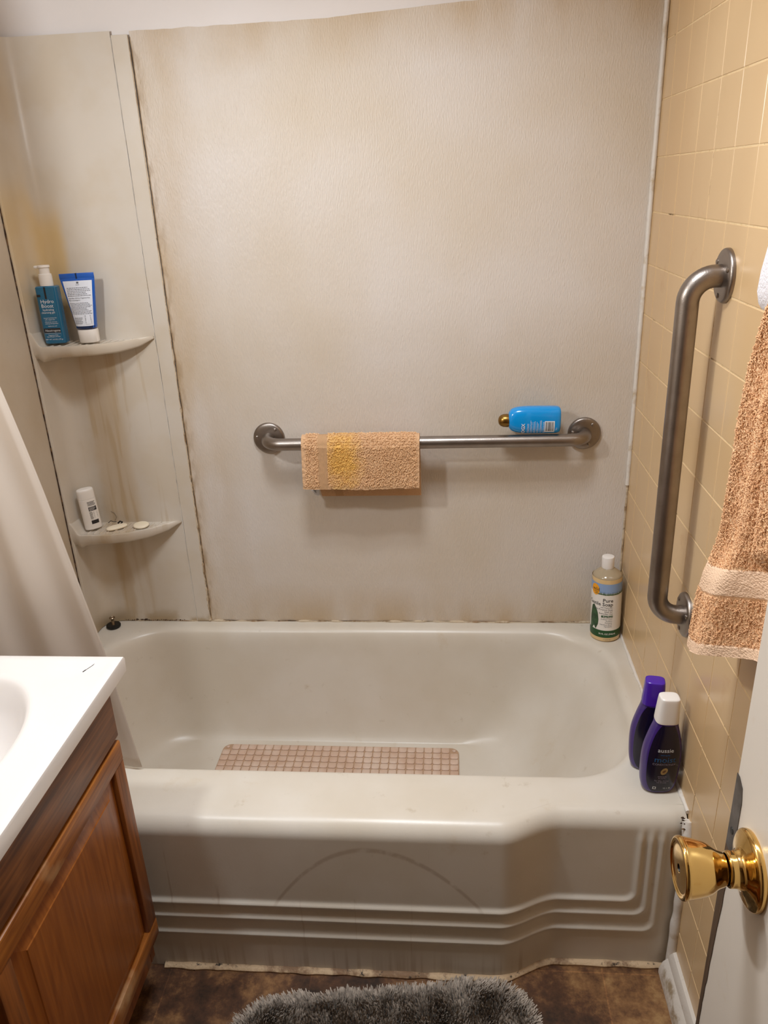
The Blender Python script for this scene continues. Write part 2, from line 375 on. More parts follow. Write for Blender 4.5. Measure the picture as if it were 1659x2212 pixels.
def wood(name, c1, c2, axis, rough=.38, wear=0):
    m, t, b = nt(name); N = t.nodes.new; K = t.links.new
    b.inputs['Roughness'].default_value = rough; b.inputs['Specular IOR Level'].default_value = .4
    tc = N('ShaderNodeTexCoord'); mp = N('ShaderNodeMapping'); s = [1, 1, 1]; s[axis] = .035; mp.inputs['Scale'].default_value = s
    K(tc.outputs['Object'], mp.inputs[0])
    n = N('ShaderNodeTexNoise'); n.inputs['Scale'].default_value = 120; n.inputs['Detail'].default_value = 6; n.inputs['Distortion'].default_value = .5; K(mp.outputs[0], n.inputs[0])
    mp2 = N('ShaderNodeMapping'); s2 = [1, 1, 1]; s2[axis] = .16; mp2.inputs['Scale'].default_value = s2; K(tc.outputs['Object'], mp2.inputs[0])
    n2 = N('ShaderNodeTexNoise'); n2.inputs['Scale'].default_value = 11; n2.inputs['Detail'].default_value = 2; K(mp2.outputs[0], n2.inputs[0])
    ml = N('ShaderNodeMath'); ml.operation = 'MULTIPLY'; ml.inputs[1].default_value = 11; K(n2.outputs[0], ml.inputs[0])
    fr = N('ShaderNodeMath'); fr.operation = 'PINGPONG'; fr.inputs[1].default_value = .5; K(ml.outputs[0], fr.inputs[0])
    r0 = N('ShaderNodeMapRange'); r0.inputs[1].default_value = 0; r0.inputs[2].default_value = .5; K(fr.outputs[0], r0.inputs[0])
    r1 = N('ShaderNodeMapRange'); r1.inputs[1].default_value = .36; r1.inputs[2].default_value = .64; K(n.outputs[0], r1.inputs[0])
    av = N('ShaderNodeMix'); av.data_type = 'FLOAT'; av.inputs[0].default_value = .4; K(r1.outputs[0], av.inputs[2]); K(r0.outputs[0], av.inputs[3])
    mx = N('ShaderNodeMix'); mx.data_type = 'RGBA'; mx.inputs[6].default_value = c1; mx.inputs[7].default_value = c2; K(av.outputs[0], mx.inputs[0])
    out = mx.outputs[2]
    if wear:
        n3 = N('ShaderNodeTexNoise'); n3.inputs['Scale'].default_value = 9; n3.inputs['Detail'].default_value = 10; K(tc.outputs['Object'], n3.inputs[0])
        r3 = N('ShaderNodeMapRange'); r3.inputs[1].default_value = .56; r3.inputs[2].default_value = .68; r3.inputs[4].default_value = wear; K(n3.outputs[0], r3.inputs[0])
        m4 = N('ShaderNodeMix'); m4.data_type = 'RGBA'; K(r3.outputs[0], m4.inputs[0]); K(out, m4.inputs[6]); m4.inputs[7].default_value = L(196, 160, 118); out = m4.outputs[2]
    K(out, b.inputs['Base Color'])
    bp = N('ShaderNodeBump'); bp.inputs['Strength'].default_value = .25; bp.inputs['Distance'].default_value = .001; K(n.outputs[0], bp.inputs['Height']); K(bp.outputs[0], b.inputs['Normal'])
    return m
M_oak = wood('oak_drawer', L(140, 88, 46), L(78, 40, 18), 1)
M_oakrail = wood('oak_rail', L(174, 108, 44), L(108, 56, 18), 1, wear=.7)
M_oakstile = wood('oak_stile', L(150, 88, 38), L(100, 54, 20), 2)
M_oakpanel = wood('oak_panel', L(152, 88, 32), L(124, 66, 20), 2, .3)
def floor_material():
    m, t, b = nt('brown_vinyl'); N = t.nodes.new; K = t.links.new
    b.inputs['Roughness'].default_value = .4
    tc = N('ShaderNodeTexCoord')
    n = N('ShaderNodeTexNoise'); n.inputs['Scale'].default_value = 7; n.inputs['Detail'].default_value = 12; n.inputs['Roughness'].default_value = .74; K(tc.outputs['Object'], n.inputs[0])
    r = N('ShaderNodeValToRGB'); K(n.outputs[0], r.inputs[0])
    e = r.color_ramp.elements; e[0].position = .36; e[0].color = L(46, 31, 20); e[1].position = .68; e[1].color = L(176, 140, 92)
    q = e.new(.47); q.color = L(86, 56, 36); q = e.new(.56); q.color = L(134, 96, 60)
    br = N('ShaderNodeTexBrick'); br.offset = 0; br.inputs['Scale'].default_value = 1; br.inputs['Brick Width'].default_value = .295; br.inputs['Row Height'].default_value = .295; br.inputs['Mortar Size'].default_value = .0018; br.inputs['Mortar Smooth'].default_value = .3
    mp = N('ShaderNodeMapping'); mp.inputs['Location'].default_value = (.14+.295*5, .14+.295*8, 0); K(tc.outputs['Object'], mp.inputs[0]); K(mp.outputs[0], br.inputs[0])
    br.inputs['Color1'].default_value = (1, 1, 1, 1); br.inputs['Color2'].default_value = (.78, .76, .74, 1); br.inputs['Mortar'].default_value = (1.25, 1.2, 1.15, 1)
    mx = N('ShaderNodeMix'); mx.data_type = 'RGBA'; mx.blend_type = 'MULTIPLY'; mx.inputs[0].default_value = 1; K(r.outputs[0], mx.inputs[6]); K(br.outputs[0], mx.inputs[7]); K(mx.outputs[2], b.inputs['Base Color'])
    bp = N('ShaderNodeBump'); bp.inputs['Strength'].default_value = .3; bp.inputs['Distance'].default_value = .001; K(n.outputs[0], bp.inputs['Height']); K(bp.outputs[0], b.inputs['Normal'])
    return m
M_floor = floor_material()
M_doorpaint = mat('door_paint', L(214, 204, 192), .35, bump=('noise', 50, .1), dirt=[(9, L(196, 172, 140), .62, .8)])
def curtain_material():
    m, t, b = nt('curtain_vinyl'); N = t.nodes.new; K = t.links.new
    b.inputs['Base Color'].default_value = L(226, 216, 206); b.inputs['Roughness'].default_value = .45
    tr = N('ShaderNodeBsdfTranslucent'); tr.inputs[0].default_value = L(236, 226, 212)
    mx = N('ShaderNodeMixShader'); mx.inputs[0].default_value = .45; K(b.outputs[0], mx.inputs[1]); K(tr.outputs[0], mx.inputs[2])
    K(mx.outputs[0], t.nodes['Material Output'].inputs[0]); return m
M_curtain = curtain_material()

# ------------------------------------------------------------------ room shell
TH = .385                      # height of the bathtub rim
XL = -1.415                    # left wall
def slab(name, a, b, m, bevel=0):
    q = MB(); q.box(a, b, m, bevel); return structure(q.build(name, smooth=False))
slab('floor', (-1.6, -3.2, -.05), (.2, .2, 0), M_floor)
slab('ceiling', (-1.6, -3.2, 2.4), (.2, .2, 2.45), M_paint)
slab('wall_back', (-1.6, .007, 0), (.2, .12, 2.4), M_paint)
slab('wall_left', (XL-.12, -3.2, 0), (XL, .006, 2.4), M_wallside)
M_front = mat('tan_wall_paint', L(150, 128, 104), .5)
q = MB(); q.box((-1.6, -2.12, 0), (-.92, -2.02, 2.4), M_front); q.box((-.92, -2.12, 2.03), (-.1, -2.02, 2.4), M_front); q.box((-.1, -2.12, 0), (.1, -2.02, 2.4), M_front)
structure(q.build('wall_front', smooth=False))
slab('wall_hall', (-1.6, -3.2, 0), (.2, -3.1, 2.4), M_front)
# right wall: grout bed with a grid of square tiles set on it
q = MB(); q.box((.0012, -3.2, 0), (.12, .006, 2.4), M_grout)
yj = [0.0, -.080]
while yj[-1] > -2.0: yj.append(yj[-1]-.1042)
zj = [1.7371-.108*k for k in range(20, -6, -1)]
zj = [z for z in zj if -.1 < z < 2.36]
for i in range(len(yj)-1):
    for k in range(len(zj)-1):
        y1, y0 = yj[i]-.0009, yj[i+1]+.0009; z0, z1 = max(zj[k], 0)+.0011, zj[k+1]-.0011
        if z1 < .01: continue
        e = random.uniform(-.0002, .0002)
        q.box((.0005+e, y0, z0), (.008, y1, z1), M_tile, .0009, 1)
structure(q.build('wall_right', smooth=False))

# white caulk beads, trims
def bead(name, path, r, m, jitter=0, flat=1):
    q = MB(); pts = []
    path = [Vector(p) for p in path]
    for a, b_ in zip(path, path[1:]):
        n = max(2, int((b_-a).length/.008))
        for k in range(n): pts.append(a.lerp(b_, k/n))
    pts.append(path[-1])
    rr = [r*(1+jitter*noise.noise(p*40)) for p in pts]
    pts = [p+Vector((noise.noise(p*30), noise.noise(p*30+Vector((9, 0, 0))), noise.noise(p*30+Vector((0, 9, 0)))))*r*jitter*.5 for p in pts]
    q.tube(pts, rr, m, 10)
    return structure(q.build(name))
bead('trim_1', [(-.003, -.003, .78), (-.004, -.003, 1.3), (-.006, -.003, 2.3)], .0052, M_caulk, .15)
bead('trim_2', [(-.002, -.001, TH), (-.002, -.001, .79)], .0028, M_dirtycaulk, .6)
bead('trim_3', [(XL+.005, -.002, TH+.001), (-1.0, -.0015, TH+.001), (-.5, -.0015, TH+.001), (-.01, -.0015, TH+.001)], .0026, M_dirtycaulk, 1.1)
bead('trim_4', [(-.0015, -.01, TH+.001), (-.0015, -.35, TH+.001), (-.0015, -.69, TH+.001)], .004, M_caulk, .5)
bead('trim_5', [(-.004, -.700, TH-.01), (-.004, -.712, .34), (-.004, -.716, .2), (-.006, -.718, .01)], .0095, M_caulk, .2)

# ------------------------------------------------------------------ bathtub
def yf(x, z=0):      # front line of the apron
    return lerp(-.752, -.707, sm(-.352, -.232, x))
RIBS_L = (.181, .145, .100); RIBS_R = (.176, .141, .098); RX = (-.085, -.065, -.045)
def rib_dist(x, z, i):
    rc = .024
    zb = lerp(RIBS_L[i], RIBS_R[i], sm(-.352, -.232, x)); xr = RX[i]
    dx, dz = x-(xr-rc), (zb+rc)-z
    if dx > 0 and dz > 0: return abs(math.hypot(dx, dz)-rc)
    if dx > 0: return abs(x-xr)
    if dz > 0 or z < .3: return abs(z-zb)
    return abs(z-zb)
def tub():
    q = MB()
    # apron: grid over x and a profile that rolls over from the rim down to the floor
    xs = []; x = XL+.001
    while x < -.0025: xs.append(x); x += .004 if x < -.45 else .0026
    xs.append(-.002)
    RO = .034; prof = [(.075, TH-.0008), (.045, TH-.0004)]
    for k in range(11):
        a = k/10*PI/2; prof.append((RO*(1-math.sin(a)), TH-RO+RO*math.cos(a)))   # (inward offset, z)
    z = TH-RO-.003
    while z > .002: prof.append((0, z)); z -= .003
    prof.append((0, 0.0))
    n = len(prof); vs = []; fs = []
    for x in xs:
        for off, z in prof:
            d = 0
            if z < TH-.02:
                fade = sm(TH-.022, TH-.06, z)
                for i in range(3):
                    if x > RX[i]+.02: continue
                    d += .0052*math.exp(-(rib_dist(x, z, i)/.0062)**2)*fade
            draft = .004*(TH-z)/TH
            y = yf(x)+off-d+.004-draft
            # face wraps back slightly at the wall end
            y += .006*sm(-.03, 0, x)
            vs.append((x, y, z))
    for i in range(len(xs)-1):
        for k in range(n-1):
            a = i*n+k; fs.append((a, a+1, a+n+1, a+n))
    q.add(vs, fs, M_tub)
    # basin
    lv = [(TH, -1.372, -.036, -.606, -.034, .165), (TH-.003, -1.364, -.044, -.599, -.041, .163), (TH-.012, -1.356, -.053, -.592, -.049, .16), (TH-.035, -1.348, -.066, -.586, -.056, .158),
          (.30, -1.338, -.105, -.579, -.064, .155), (.22, -1.322, -.150, -.568, -.078, .15), (.15, -1.302, -.200, -.556, -.094, .145), (.102, -1.28, -.245, -.546, -.110, .14),
          (.082, -1.255, -.285, -.533, -.124, .13), (.0762, -1.225, -.325, -.518, -.138, .12), (.0752, -1.15, -.38, -.46, -.19, .10), (.0748, -1.0, -.5, -.40, -.25, .06)]
    lv = spline(lv, 5)
    def ring(z, x0, x1, y0, y1, r):
        pts = []; m = 22
        for cx, cy, a0 in ((x1-r, y1-r, 0), (x0+r, y1-r, PI/2), (x0+r, y0+r, PI), (x1-r, y0+r, 1.5*PI)):
            for k in range(m+1):
                a = a0+k/m*PI/2; pts.append((cx+r*math.cos(a), cy+r*math.sin(a)))
        out = []
        for i, p in enumerate(pts):
            p2 = pts[(i+1) % len(pts)]; out.append((p[0], p[1], z))
            if (i % (m+1)) == m:
                for k in range(1, 24): out.append((lerp(p[0], p2[0], k/24), lerp(p[1], p2[1], k/24), z))
        return out
    rs = [ring(*l) for l in lv]
    # flat rim out to the walls and to the rolled edge
    def outer(p):
        x, y = p[0], p[1]; cx, cy = -.70, -.32
        dx, dy = x-cx, y-cy; best = 9
        for _ in range(1):
            ts = []
            if dx > 0: ts.append((-.002-cx)/dx)
            if dx < 0: ts.append((XL+.001-cx)/dx)
            if dy > 0: ts.append((-.001-cy)/dy)
            if dy < 0:
                t = (-.716-cy)/dy
                for _k in range(6): t = (yf(cx+dx*t)+.034+.004-cy)/dy
                ts.append(t)
            best = min(ts)
        return (cx+dx*best, cy+dy*best)
    first = rs[0]; o = [outer(p) for p in first]
    for X, Y in ((XL+.001, -.001), (-.002, -.001), (XL+.001, yf(XL)+.038), (-.002, yf(0)+.038)):
        i = min(range(len(o)), key=lambda i: (o[i][0]-X)**2+(o[i][1]-Y)**2); o[i] = (X, Y)
    rim = []
    for s_ in (1, .75, .5, .25):
        rim.append([(lerp(p[0], u[0], s_), lerp(p[1], u[1], s_), TH) for p, u in zip(first, o)])
    q.rings(rim+rs, M_tub, False, True)
    ob = q.build('bathtub', angle=50)
    return ob
tb = tub()
# corner pieces of the rim that a radial loft leaves open
q = MB()
bt = thing('bathtub', 'cream enamel bathtub with a ribbed stepped apron, set along the panelled wall', 'bathtub')
tb.name = 'tub_shell'; tb.parent = bt; bt.name = 'bathtub'

# dirty caulk strip along the foot of the apron
q = MB(); pr = [(-.011, 0), (-.0115, .004), (-.008, .008), (-.001, .0095), (.002, .0)]
M_foot = mat('brown_old_caulk', L(190, 162, 128), .7, bump=('noise', 150, .8), dirt=[(18, L(128, 98, 70), .48, .6), (50, L(40, 28, 18), .58, .66)])
rings = []; x = -1.04
while x < -.012:
    w = 1+.35*noise.noise(Vector((x*25, 0, 0))); k_ = sm(-1.04, -1.0, x)
    y0 = yf(x)+.001
    rings.append([(x, y0+a*w, max(.0003, b_*w)) for a, b_ in pr]); x += .006
q.rings(rings, M_foot); structure(q.build('trim_6'))
# baseboard along the tiled wall
q = MB(); pr = [(0, 0), (-.028, 0), (-.028, .012), (-.022, .030), (-.013, .040), (-.011, .052), (-.006, .060), (0, .062)]
rings = []; y = -.722
while y > -2.0:
    rings.append([(a+.0005 if a == 0 else a, y, max(b_, 0)) for a, b_ in pr]); y -= .03
M_base = mat('worn_white_trim', L(206, 196, 184), .5, bump=('noise', 60, .6), dirt=[(14, L(150, 130, 104), .56, .66), (45, L(90, 70, 50), .66, .72)])
q.rings(rings, M_base); structure(q.build('baseboard_right', angle=30))
# crack and grime patches where caulk has failed
def grime(name_, pts, r, seed):
    q = MB(); rnd = random.Random(seed)
    for (x, y, z) in pts:
        s_ = r*rnd.uniform(.5, 1.2)
        q.loft([(-s_*.3, s_*.7, s_*.35, 2), (0, s_, s_*.5, 2), (s_*.3, s_*.6, s_*.3, 2)], M_mould, 10, Matrix.Translation((x, y, z)) @ Matrix.Rotation(rnd.uniform(-.4, .4), 4, 'Y'))
    return structure(q.build(name_))
rnd = random.Random(2); pts = []
x = XL+.015
while x < -1.18:
    pts.append((x, -.004, TH+.004+rnd.uniform(-.001, .0015))); x += .006
for k in range(10): pts.append((rnd.uniform(-1.325, -1.29), -.005, TH+rnd.uniform(.002, .008)))
grime('trim_7', pts, .0030, 4)
q = MB(); pts = []; rr = []; x = -1.19      # thin crack between the panel and the caulk
while x < -.02:
    pts.append((x, -.0030, TH+.0036+.0006*noise.noise(Vector((x*40, 2, 0))))); rr.append(max(.0001, .0004+.0009*noise.noise(Vector((x*22, 5, 0))))); x += .006
q.tube(pts, rr, M_mould, 6); structure(q.build('trim_11'))
pts = [(-.010+rnd.uniform(-.005, .002), -.702+rnd.uniform(-.010, .006), TH-rnd.uniform(-.002, .06)) for k in range(22)]
pts += [(-.014+rnd.uniform(-.008, .008), -.722+rnd.uniform(-.004, .008), rnd.uniform(.004, .035)) for k in range(26)]
grime('trim_8', pts, .0030, 5)

# ------------------------------------------------------------------ wall panels
q = MB(); nx = 60; vs = []
for i in range(nx+1):
    x = lerp(-1.107, -.004, i/nx)
    zt = interp([(-1.2, 1.809), (-.70, 1.811), (-.4, 1.826), (0, 1.834)], x)+.002*noise.noise(Vector((x*30, 3, 0)))
    vs += [(x, -.0005, TH+.002), (x, -.0005, zt), (x, .006, TH+.002), (x, .006, zt)]
fs = []
for i in range(nx):
    a = 4*i; fs += [(a, a+4, a+5, a+1), (a+1, a+5, a+7, a+3)]
fs += [(0, 1, 3, 2), (4*nx, 4*nx+2, 4*nx+3, 4*nx+1)]
q.add(vs, fs, M_panel)
tag(q.build('surround_panel', smooth=False), 'large cream embossed surround panel on the back wall above the tub', 'wall panel')
# corner shelf unit
PXF, PYF = XL+.004, -.100
cu = thing('corner_shelf_unit', 'smooth cream corner panel with two moulded shelves, streaked with rusty drips', 'shelf unit', (0, 0, 0))
q = MB(); prof = [(PXF-.003, PYF), (PXF+.003, PYF+.004), (PXF+.004, -.055)]
for k in range(1, 12):
    a = PI-k/11*PI/2; prof.append((PXF+.004+.05+.05*math.cos(a), -.055+.05*math.sin(a)))
prof += [(-1.28, -.004), (-1.2, -.004), (-1.148, -.004)]
zs = [TH+.002+k*(1.811-TH-.002)/40 for k in range(41)]
q.rings([[(x, y, z) for x, y in prof] for z in zs], M_corner, False, False, closed=False)
q.build('corner_panel', cu, angle=50)
def shelf(zt, seed):
    """moulded shelf: top face with a curved-up left end, rounded front lip and a tapering right end"""
    q = MB(); n = 48; rnd = random.Random(seed)
    def front(u):
        x = lerp(PXF+.002, -1.150, u)
        y = -.004-.096*(1-sm(.62, 1.0, u)**1.0*1.0)
        y = -.1+.012*sm(0, .3, u)*0+interp([(0, 0), (.35, .001), (.54, .013), (.75, .044), (.89, .072), (1, .092)], u)
        return x, y
    def lift(u): return .034*(1-sm(0, .085, u))**1.3+.010*sm(.72, 1, u)*.3
    def thick(u): return interp([(0, .062), (.05, .040), (.11, .028), (.25, .024), (.7, .023), (.88, .017), (1, .003)], u)
    rings = []
    for i in range(n+1):
        u = i/n; x, y = front(u); t = thick(u); z = zt+lift(u); yb = -.0035; w = (yb-y)
        ring = []
        # top surface from the wall to the lip, lip, underside back to the wall
        for k in range(9):
            s_ = k/8; ring.append((x, lerp(yb, y+.012*min(1, w/.05), s_), z-.0015*math.sin(PI*s_)))
        ring.append((x, y+.006*min(1, w/.05), z+.0035)); ring.append((x, y+.001, z+.0025)); ring.append((x, y, z-.002)); ring.append((x, y+.003*min(1, w/.05), z-t*.8)); ring.append((x, y+.008*min(1, w/.05), z-t))
        for k in range(1, 6): s_ = k/5; ring.append((x, lerp(y+.008*min(1, w/.05), yb, s_), z-t-.012*s_*(1-u)))
        rings.append(ring)
    q.rings(rings, M_corner)
    for k in range(11):    # drain ribs
        x = -1.372+k*.0165
        yy = front((x-PXF)/(-1.150-PXF))[1]
        q.tube([(x-.004, yy+.020, zt-.001), (x, yy+.05, zt-.001), (x+.003, -.012, zt)], .0022, M_corner, 8)
    return q.build('shelf', cu, angle=50)
shelf(1.170, 1); shelf(.688, 2)
# seam batten with lines of brown caulk
sb = thing('seam_strip', 'narrow cream batten covering the joint, with cracked brown caulk along it', 'trim strip')
q = MB(); q.box((-1.146, -.006, TH+.003), (-1.110, .004, 1.803), M_corner, .001); q.build('batten', sb, smooth=False)
q = MB()
for x0, w0, m_, jit in ((-1.1062, .0011, M_seam, .8), (-1.1100, .0021, M_dirtycaulk, 1.3), (-1.1475, .0008, M_caulk, .8)):
    pts = []; z = TH+.004; rr = []
    while z < 1.80:
        g = noise.noise(Vector((x0*50, z*14, 0))); k_ = lerp(1.25, .6, (z-TH)/1.4)
        pts.append((x0+.0012*g*k_, -.0012 if m_ is M_seam else -.0035, z)); rr.append(w0*k_*(1+jit*(.6*noise.noise(Vector((x0*9, z*45, 2)))+.6*noise.noise(Vector((x0*9, z*150, 2)))))); z += .006
    q.tube(pts, rr, m_, 8)
tag(q.build('caulk_line', sb), 'cracked brown caulk')
# left side: the edge of the panel against the bare wall
q = MB(); pts = []; rr = []; z = TH+.002
while z < 1.8:
    g = noise.noise(Vector((z*9, 4, 0))); pts.append((XL+.0015, PYF-.002+.001*g, z)); rr.append(.0013*(1+.9*noise.noise(Vector((z*30, 8, 1))))); z += .006
q.tube(pts, rr, M_mould, 8); structure(q.build('trim_9'))
q = MB(); q.box((XL, PYF-.001, TH+.002), (XL+.006, PYF+.006, 1.808), M_corner, .0015); structure(q.build('trim_10'))

# ------------------------------------------------------------------ grab bars
def arc(c, u, v, r, a0, a1, n=12):
    return [Vector(c)+r*(math.cos(lerp(a0, a1, k/n))*Vector(u)+math.sin(lerp(a0, a1, k/n))*Vector(v)) for k in range(n+1)]
def flange(parent, c, nrm, R):
    q = MB(); rot = Vector((0, 0, 1)).rotation_difference(Vector(nrm)).to_matrix().to_4x4(); Mx = Matrix.Translation(c) @ rot
    q.lathe([(R, 0), (R, .004), (R-.001, .0065), (R-.004, .0085), (R*.7, .0095), (R*.5, .0100), (R*.40, .0102), (.003, .0102)], M_steel, 56, Mx)
    f = q.build('flange', parent, angle=40)
    for a in (.9, .9+2*PI/3, .9+4*PI/3):
        s = MB(); s.lathe([(.0001, .0118), (.0028, .0114), (.0042, .0104), (.0044, .009)], M_steel, 14, Mx @ Matrix.Translation((R*.74*math.cos(a), R*.74*math.sin(a), 0)))
        s.build('screw', f)
gb = thing('grab_bar', 'long brushed steel grab bar fixed level on the back panel, washcloth over it', 'grab bar')
RB = .0150; Y0 = -.060; zB = .915; x0, x1 = -.893, -.116; rb = .042
path = [Vector((x0, -.004, zB)), Vector((x0, -.018, zB))]+arc((x0+rb, Y0+rb, zB), (-1, 0, 0), (0, -1, 0), rb, 0, PI/2)
path += [Vector((lerp(x0+rb, x1-rb, k/10), Y0, lerp(zB, zB+.001, k/10))) for k in range(1, 10)]
path += arc((x1-rb, Y0+rb, zB+.001), (0, -1, 0), (1, 0, 0), rb, 0, PI/2)+[Vector((x1, -.018, zB)), Vector((x1, -.004, zB))]
q = MB(); q.tube(path, RB, M_steel, 32); q.build('bar', gb)
flange(gb, (x0, -.0005, zB), (0, -1, 0), .0395); flange(gb, (x1, -.0005, zB), (0, -1, 0), .0395)
gv = thing('grab_bar', 'upright brushed steel grab bar fixed on the tan tiled wall', 'grab bar')
RV = .0180; X0 = -.056; yB = -.535; z1, z0 = 1.335, .722; rb = .040
yt, yb_ = -.533, -.540
path = [Vector((-.004, yt, z1)), Vector((-.016, yt, z1))]+arc((X0+rb, yt, z1-rb), (0, 0, 1), (-1, 0, 0), rb, 0, PI/2)
path += [Vector((X0, lerp(yt, yb_, k/10), lerp(z1-rb, z0+rb, k/10))) for k in range(1, 10)]
path += arc((X0+rb, yb_, z0+rb), (-1, 0, 0), (0, 0, -1), rb, 0, PI/2)+[Vector((-.016, yb_, z0)), Vector((-.004, yb_, z0))]
q = MB(); q.tube(path, RV, M_steel, 32); q.build('bar', gv)
flange(gv, (.0005, yt, z1), (-1, 0, 0), .0425); flange(gv, (.0005, yb_, z0), (-1, 0, 0), .0425)

# ------------------------------------------------------------------ washcloth on the bar
wc = thing('washcloth', 'folded tan terry washcloth hung over the level grab bar', 'washcloth', (0, 0, 0))
def cloth_sheet(xa, xb, ztop_r, zf, zb, yc, zc, rad, thick, mt, mband, bands, amp, seed, name, parent, shear=0, skewl=0):
    """sheet draped over a bar along x; zf / zb: lower ends in front and behind"""
    q = MB(); prof = []
    z = zf
    while z < zc: prof.append((yc-rad-.004*sm(zc, zf, z), z, 'f')); z += .0022
    for k in range(13):
        a = PI-k/12*PI; prof.append((yc+rad*math.cos(a), zc+rad*math.sin(a), 't'))
    z = zc-.002
    while z > zb: prof.append((yc+rad+.002*sm(zc, zb, z), z, 'b')); z -= .003
    nx = int((xb-xa)/.0021); vs = []; fs = []; ms = []
    for side in (1, 0):
        for i in range(nx+1):
            x = lerp(xa, xb, i/nx)
            for j, (y, z, w) in enumerate(prof):
                isb = any(a < x < b_ for a, b_ in bands)
                a_ = amp*(.25 if isb else 1)
                P = Vector((x*160, j*.36, seed))
                d = a_*(noise.noise(P)+.7*noise.noise(P*2.1)) if side else 0
                wav = .0022*math.sin(x*46+seed)*sm(zc, zf, z) if w == 'f' else 0
                xx = x+(shear*(zc-z) if w != 'b' else skewl*max(0, zc-z)*(1-i/nx))
                off = thick if side else 0
                if w == 'f': p = (xx, y-off-d+wav-.003*math.sin((x-xa)/(xb-xa)*PI), z-.002*math.sin((x-xa)/(xb-xa)*PI)*(1 if z < zf+.03 else 0))
                elif w == 't':
                    a = math.atan2(z-zc, y-yc); p = (xx, yc+(rad+off+d)*math.cos(a), zc+(rad+off+d)*math.sin(a))
                else: p = (xx, y+off+d, z)
                vs.append(p)
    n = len(prof); B = (nx+1)*n
    for i in range(nx):
        x = lerp(xa, xb, (i+.5)/nx); mm = 1 if any(a < x < b_ for a, b_ in bands) else 0
        for j in range(n-1):
            a = i*n+j; fs.append((a, a+n, a+n+1, a+1)); ms.append(mm); fs.append((a+B, a+B+1, a+B+n+1, a+B+n)); ms.append(mm)
        for j in (0, n-1): a = i*n+j; fs.append((a, a+B, a+n+B, a+n)); ms.append(mm)
    for i in (0, nx):
        for j in range(n-1): a = i*n+j; fs.append((a, a+1, a+1+B, a+B)); ms.append(0)
    k0 = q.mi(mt); k1 = q.mi(mband); q.v = vs; q.f = fs; q.m = [k1 if s_ else k0 for s_ in ms]
    q.front = [(vs[i*n+j], (0, -1, .15) if prof[j][2] == 'f' else (0, prof[j][0]-yc, prof[j][1]-zc)) for i in range(1, nx-1) for j in range(n) if prof[j][2] != 'b' and not any(a-.001 < lerp(xa, xb, i/nx) < b_+.001 for a, b_ in bands+[(xa-.01, xa+.009), (xb-.007, xb+.01)])]
    return q.build(name, parent, angle=80), q.front
cloth_o, cloth_pts = cloth_sheet(-.798, -.513, .939, .809, .771, -.060, .915, .0165, .0075, M_washcloth, M_washflat, [(-.757, -.735)], .0016, 3, 'outer_layer', wc, shear=-.02, skewl=.25)
q = MB(); 
def tagf(u, v, e=0): return (-.808+u, -.062-e, .806-v)
q.add([(-.806, -.050, .822), (-.768, -.048, .812), (-.768, -.046, .776), (-.778, -.046, .776)], [(0, 1, 2, 3)], M_labelwhite)
q.add([(-.800+.004*k, -.0668, .811-.004*k) for k in range(0)], [], M_ink) if 0 else None
for k in range(4): q.add([(-.792+.004*k, -.0515, .806-.005*k), (-.775, -.0505, .797-.004*k), (-.775, -.0505, .7955-.004*k), (-.792+.004*k, -.0515, .8045-.005*k)], [(0, 1, 2, 3)], M_ink)
o = q.build('care_tag', wc, smooth=False); sm_ = o.modifiers.new('thickness', 'SOLIDIFY'); sm_.thickness = .0004; o['label'] = 'white care tag'

# ------------------------------------------------------------------ blue bottle lying on the bar
bb = thing('lotion_bottle', 'bright blue bottle with a bronze dome cap lying along the grab bar', 'bottle', (-.302, -.046, .9645), (0, PI/2+math.radians(.5), 0))
M_blue = mat('glossy_blue_plastic', L(10, 148, 226), .16, coat=.3)
M_bronze = mat('bronze_cap', L(150, 116, 60), .28, 1)
q = MB()      # local z runs along the bottle, local x is up/down (world -z), local y is depth
q.loft(spline([(0, .015, .013, 2.2), (.002, .020, .016, 2.3), (.008, .0262, .019, 2.4), (.022, .0305, .021, 2.6), (.045, .0322, .022, 2.7), (.08, .0322, .022, 2.8), (.108, .0318, .0215, 2.9), (.117, .0300, .020, 3), (.1205, .0260, .0165, 3), (.1210, .018, .011, 3)], 5), M_blue, 64)
q.build('body', bb, angle=60)
q = MB(); q.lathe([(.0155, .001), (.0158, -.004), (.0152, -.012), (.013, -.018), (.009, -.022), (.004, -.0238), (.0005, -.0242)], M_bronze, 40, Matrix.Translation((.002, 0, 0)), cap0=True); q.build('cap', bb)
q = MB()
def bf(u, v, e=0):   # u along bottle to the right, v up in the picture, on the front face
    x = -v; f = 1-abs(min(1, abs(x)/.0322))**2.8; fz = 1-abs(min(1, abs(x)/.0322))**2.8
    return (x, -.0224*f**(1/2.8)-e*1.0-.0002, u)
def rf(u, v, e=0): return bf(u, v, e)
def vert(u, v): # print running up the bottle (rotated a quarter turn)
    return lambda a, b_, e=0: bf(u-b_, v+a, e)
put_text(q, 'OGX', .011, 0, 0, vert(.037, -.029), M_whiteink, bold=.0003)
for k in range(6):
    scribble(q, 0, .030+.002*(k % 3), 0, .0055, 2, vert(.0475+k*.0073, -.028), M_whiteink, k, .35)
barcode(q, .083, .106, -.026, .002, bf, M_ink, M_whiteink, True)
put_text(q, '0 5', .0045, 0, 0, vert(.112, -.02), M_whiteink)
q.build('label', bb, smooth=False)
bb['label'] = bb['label']

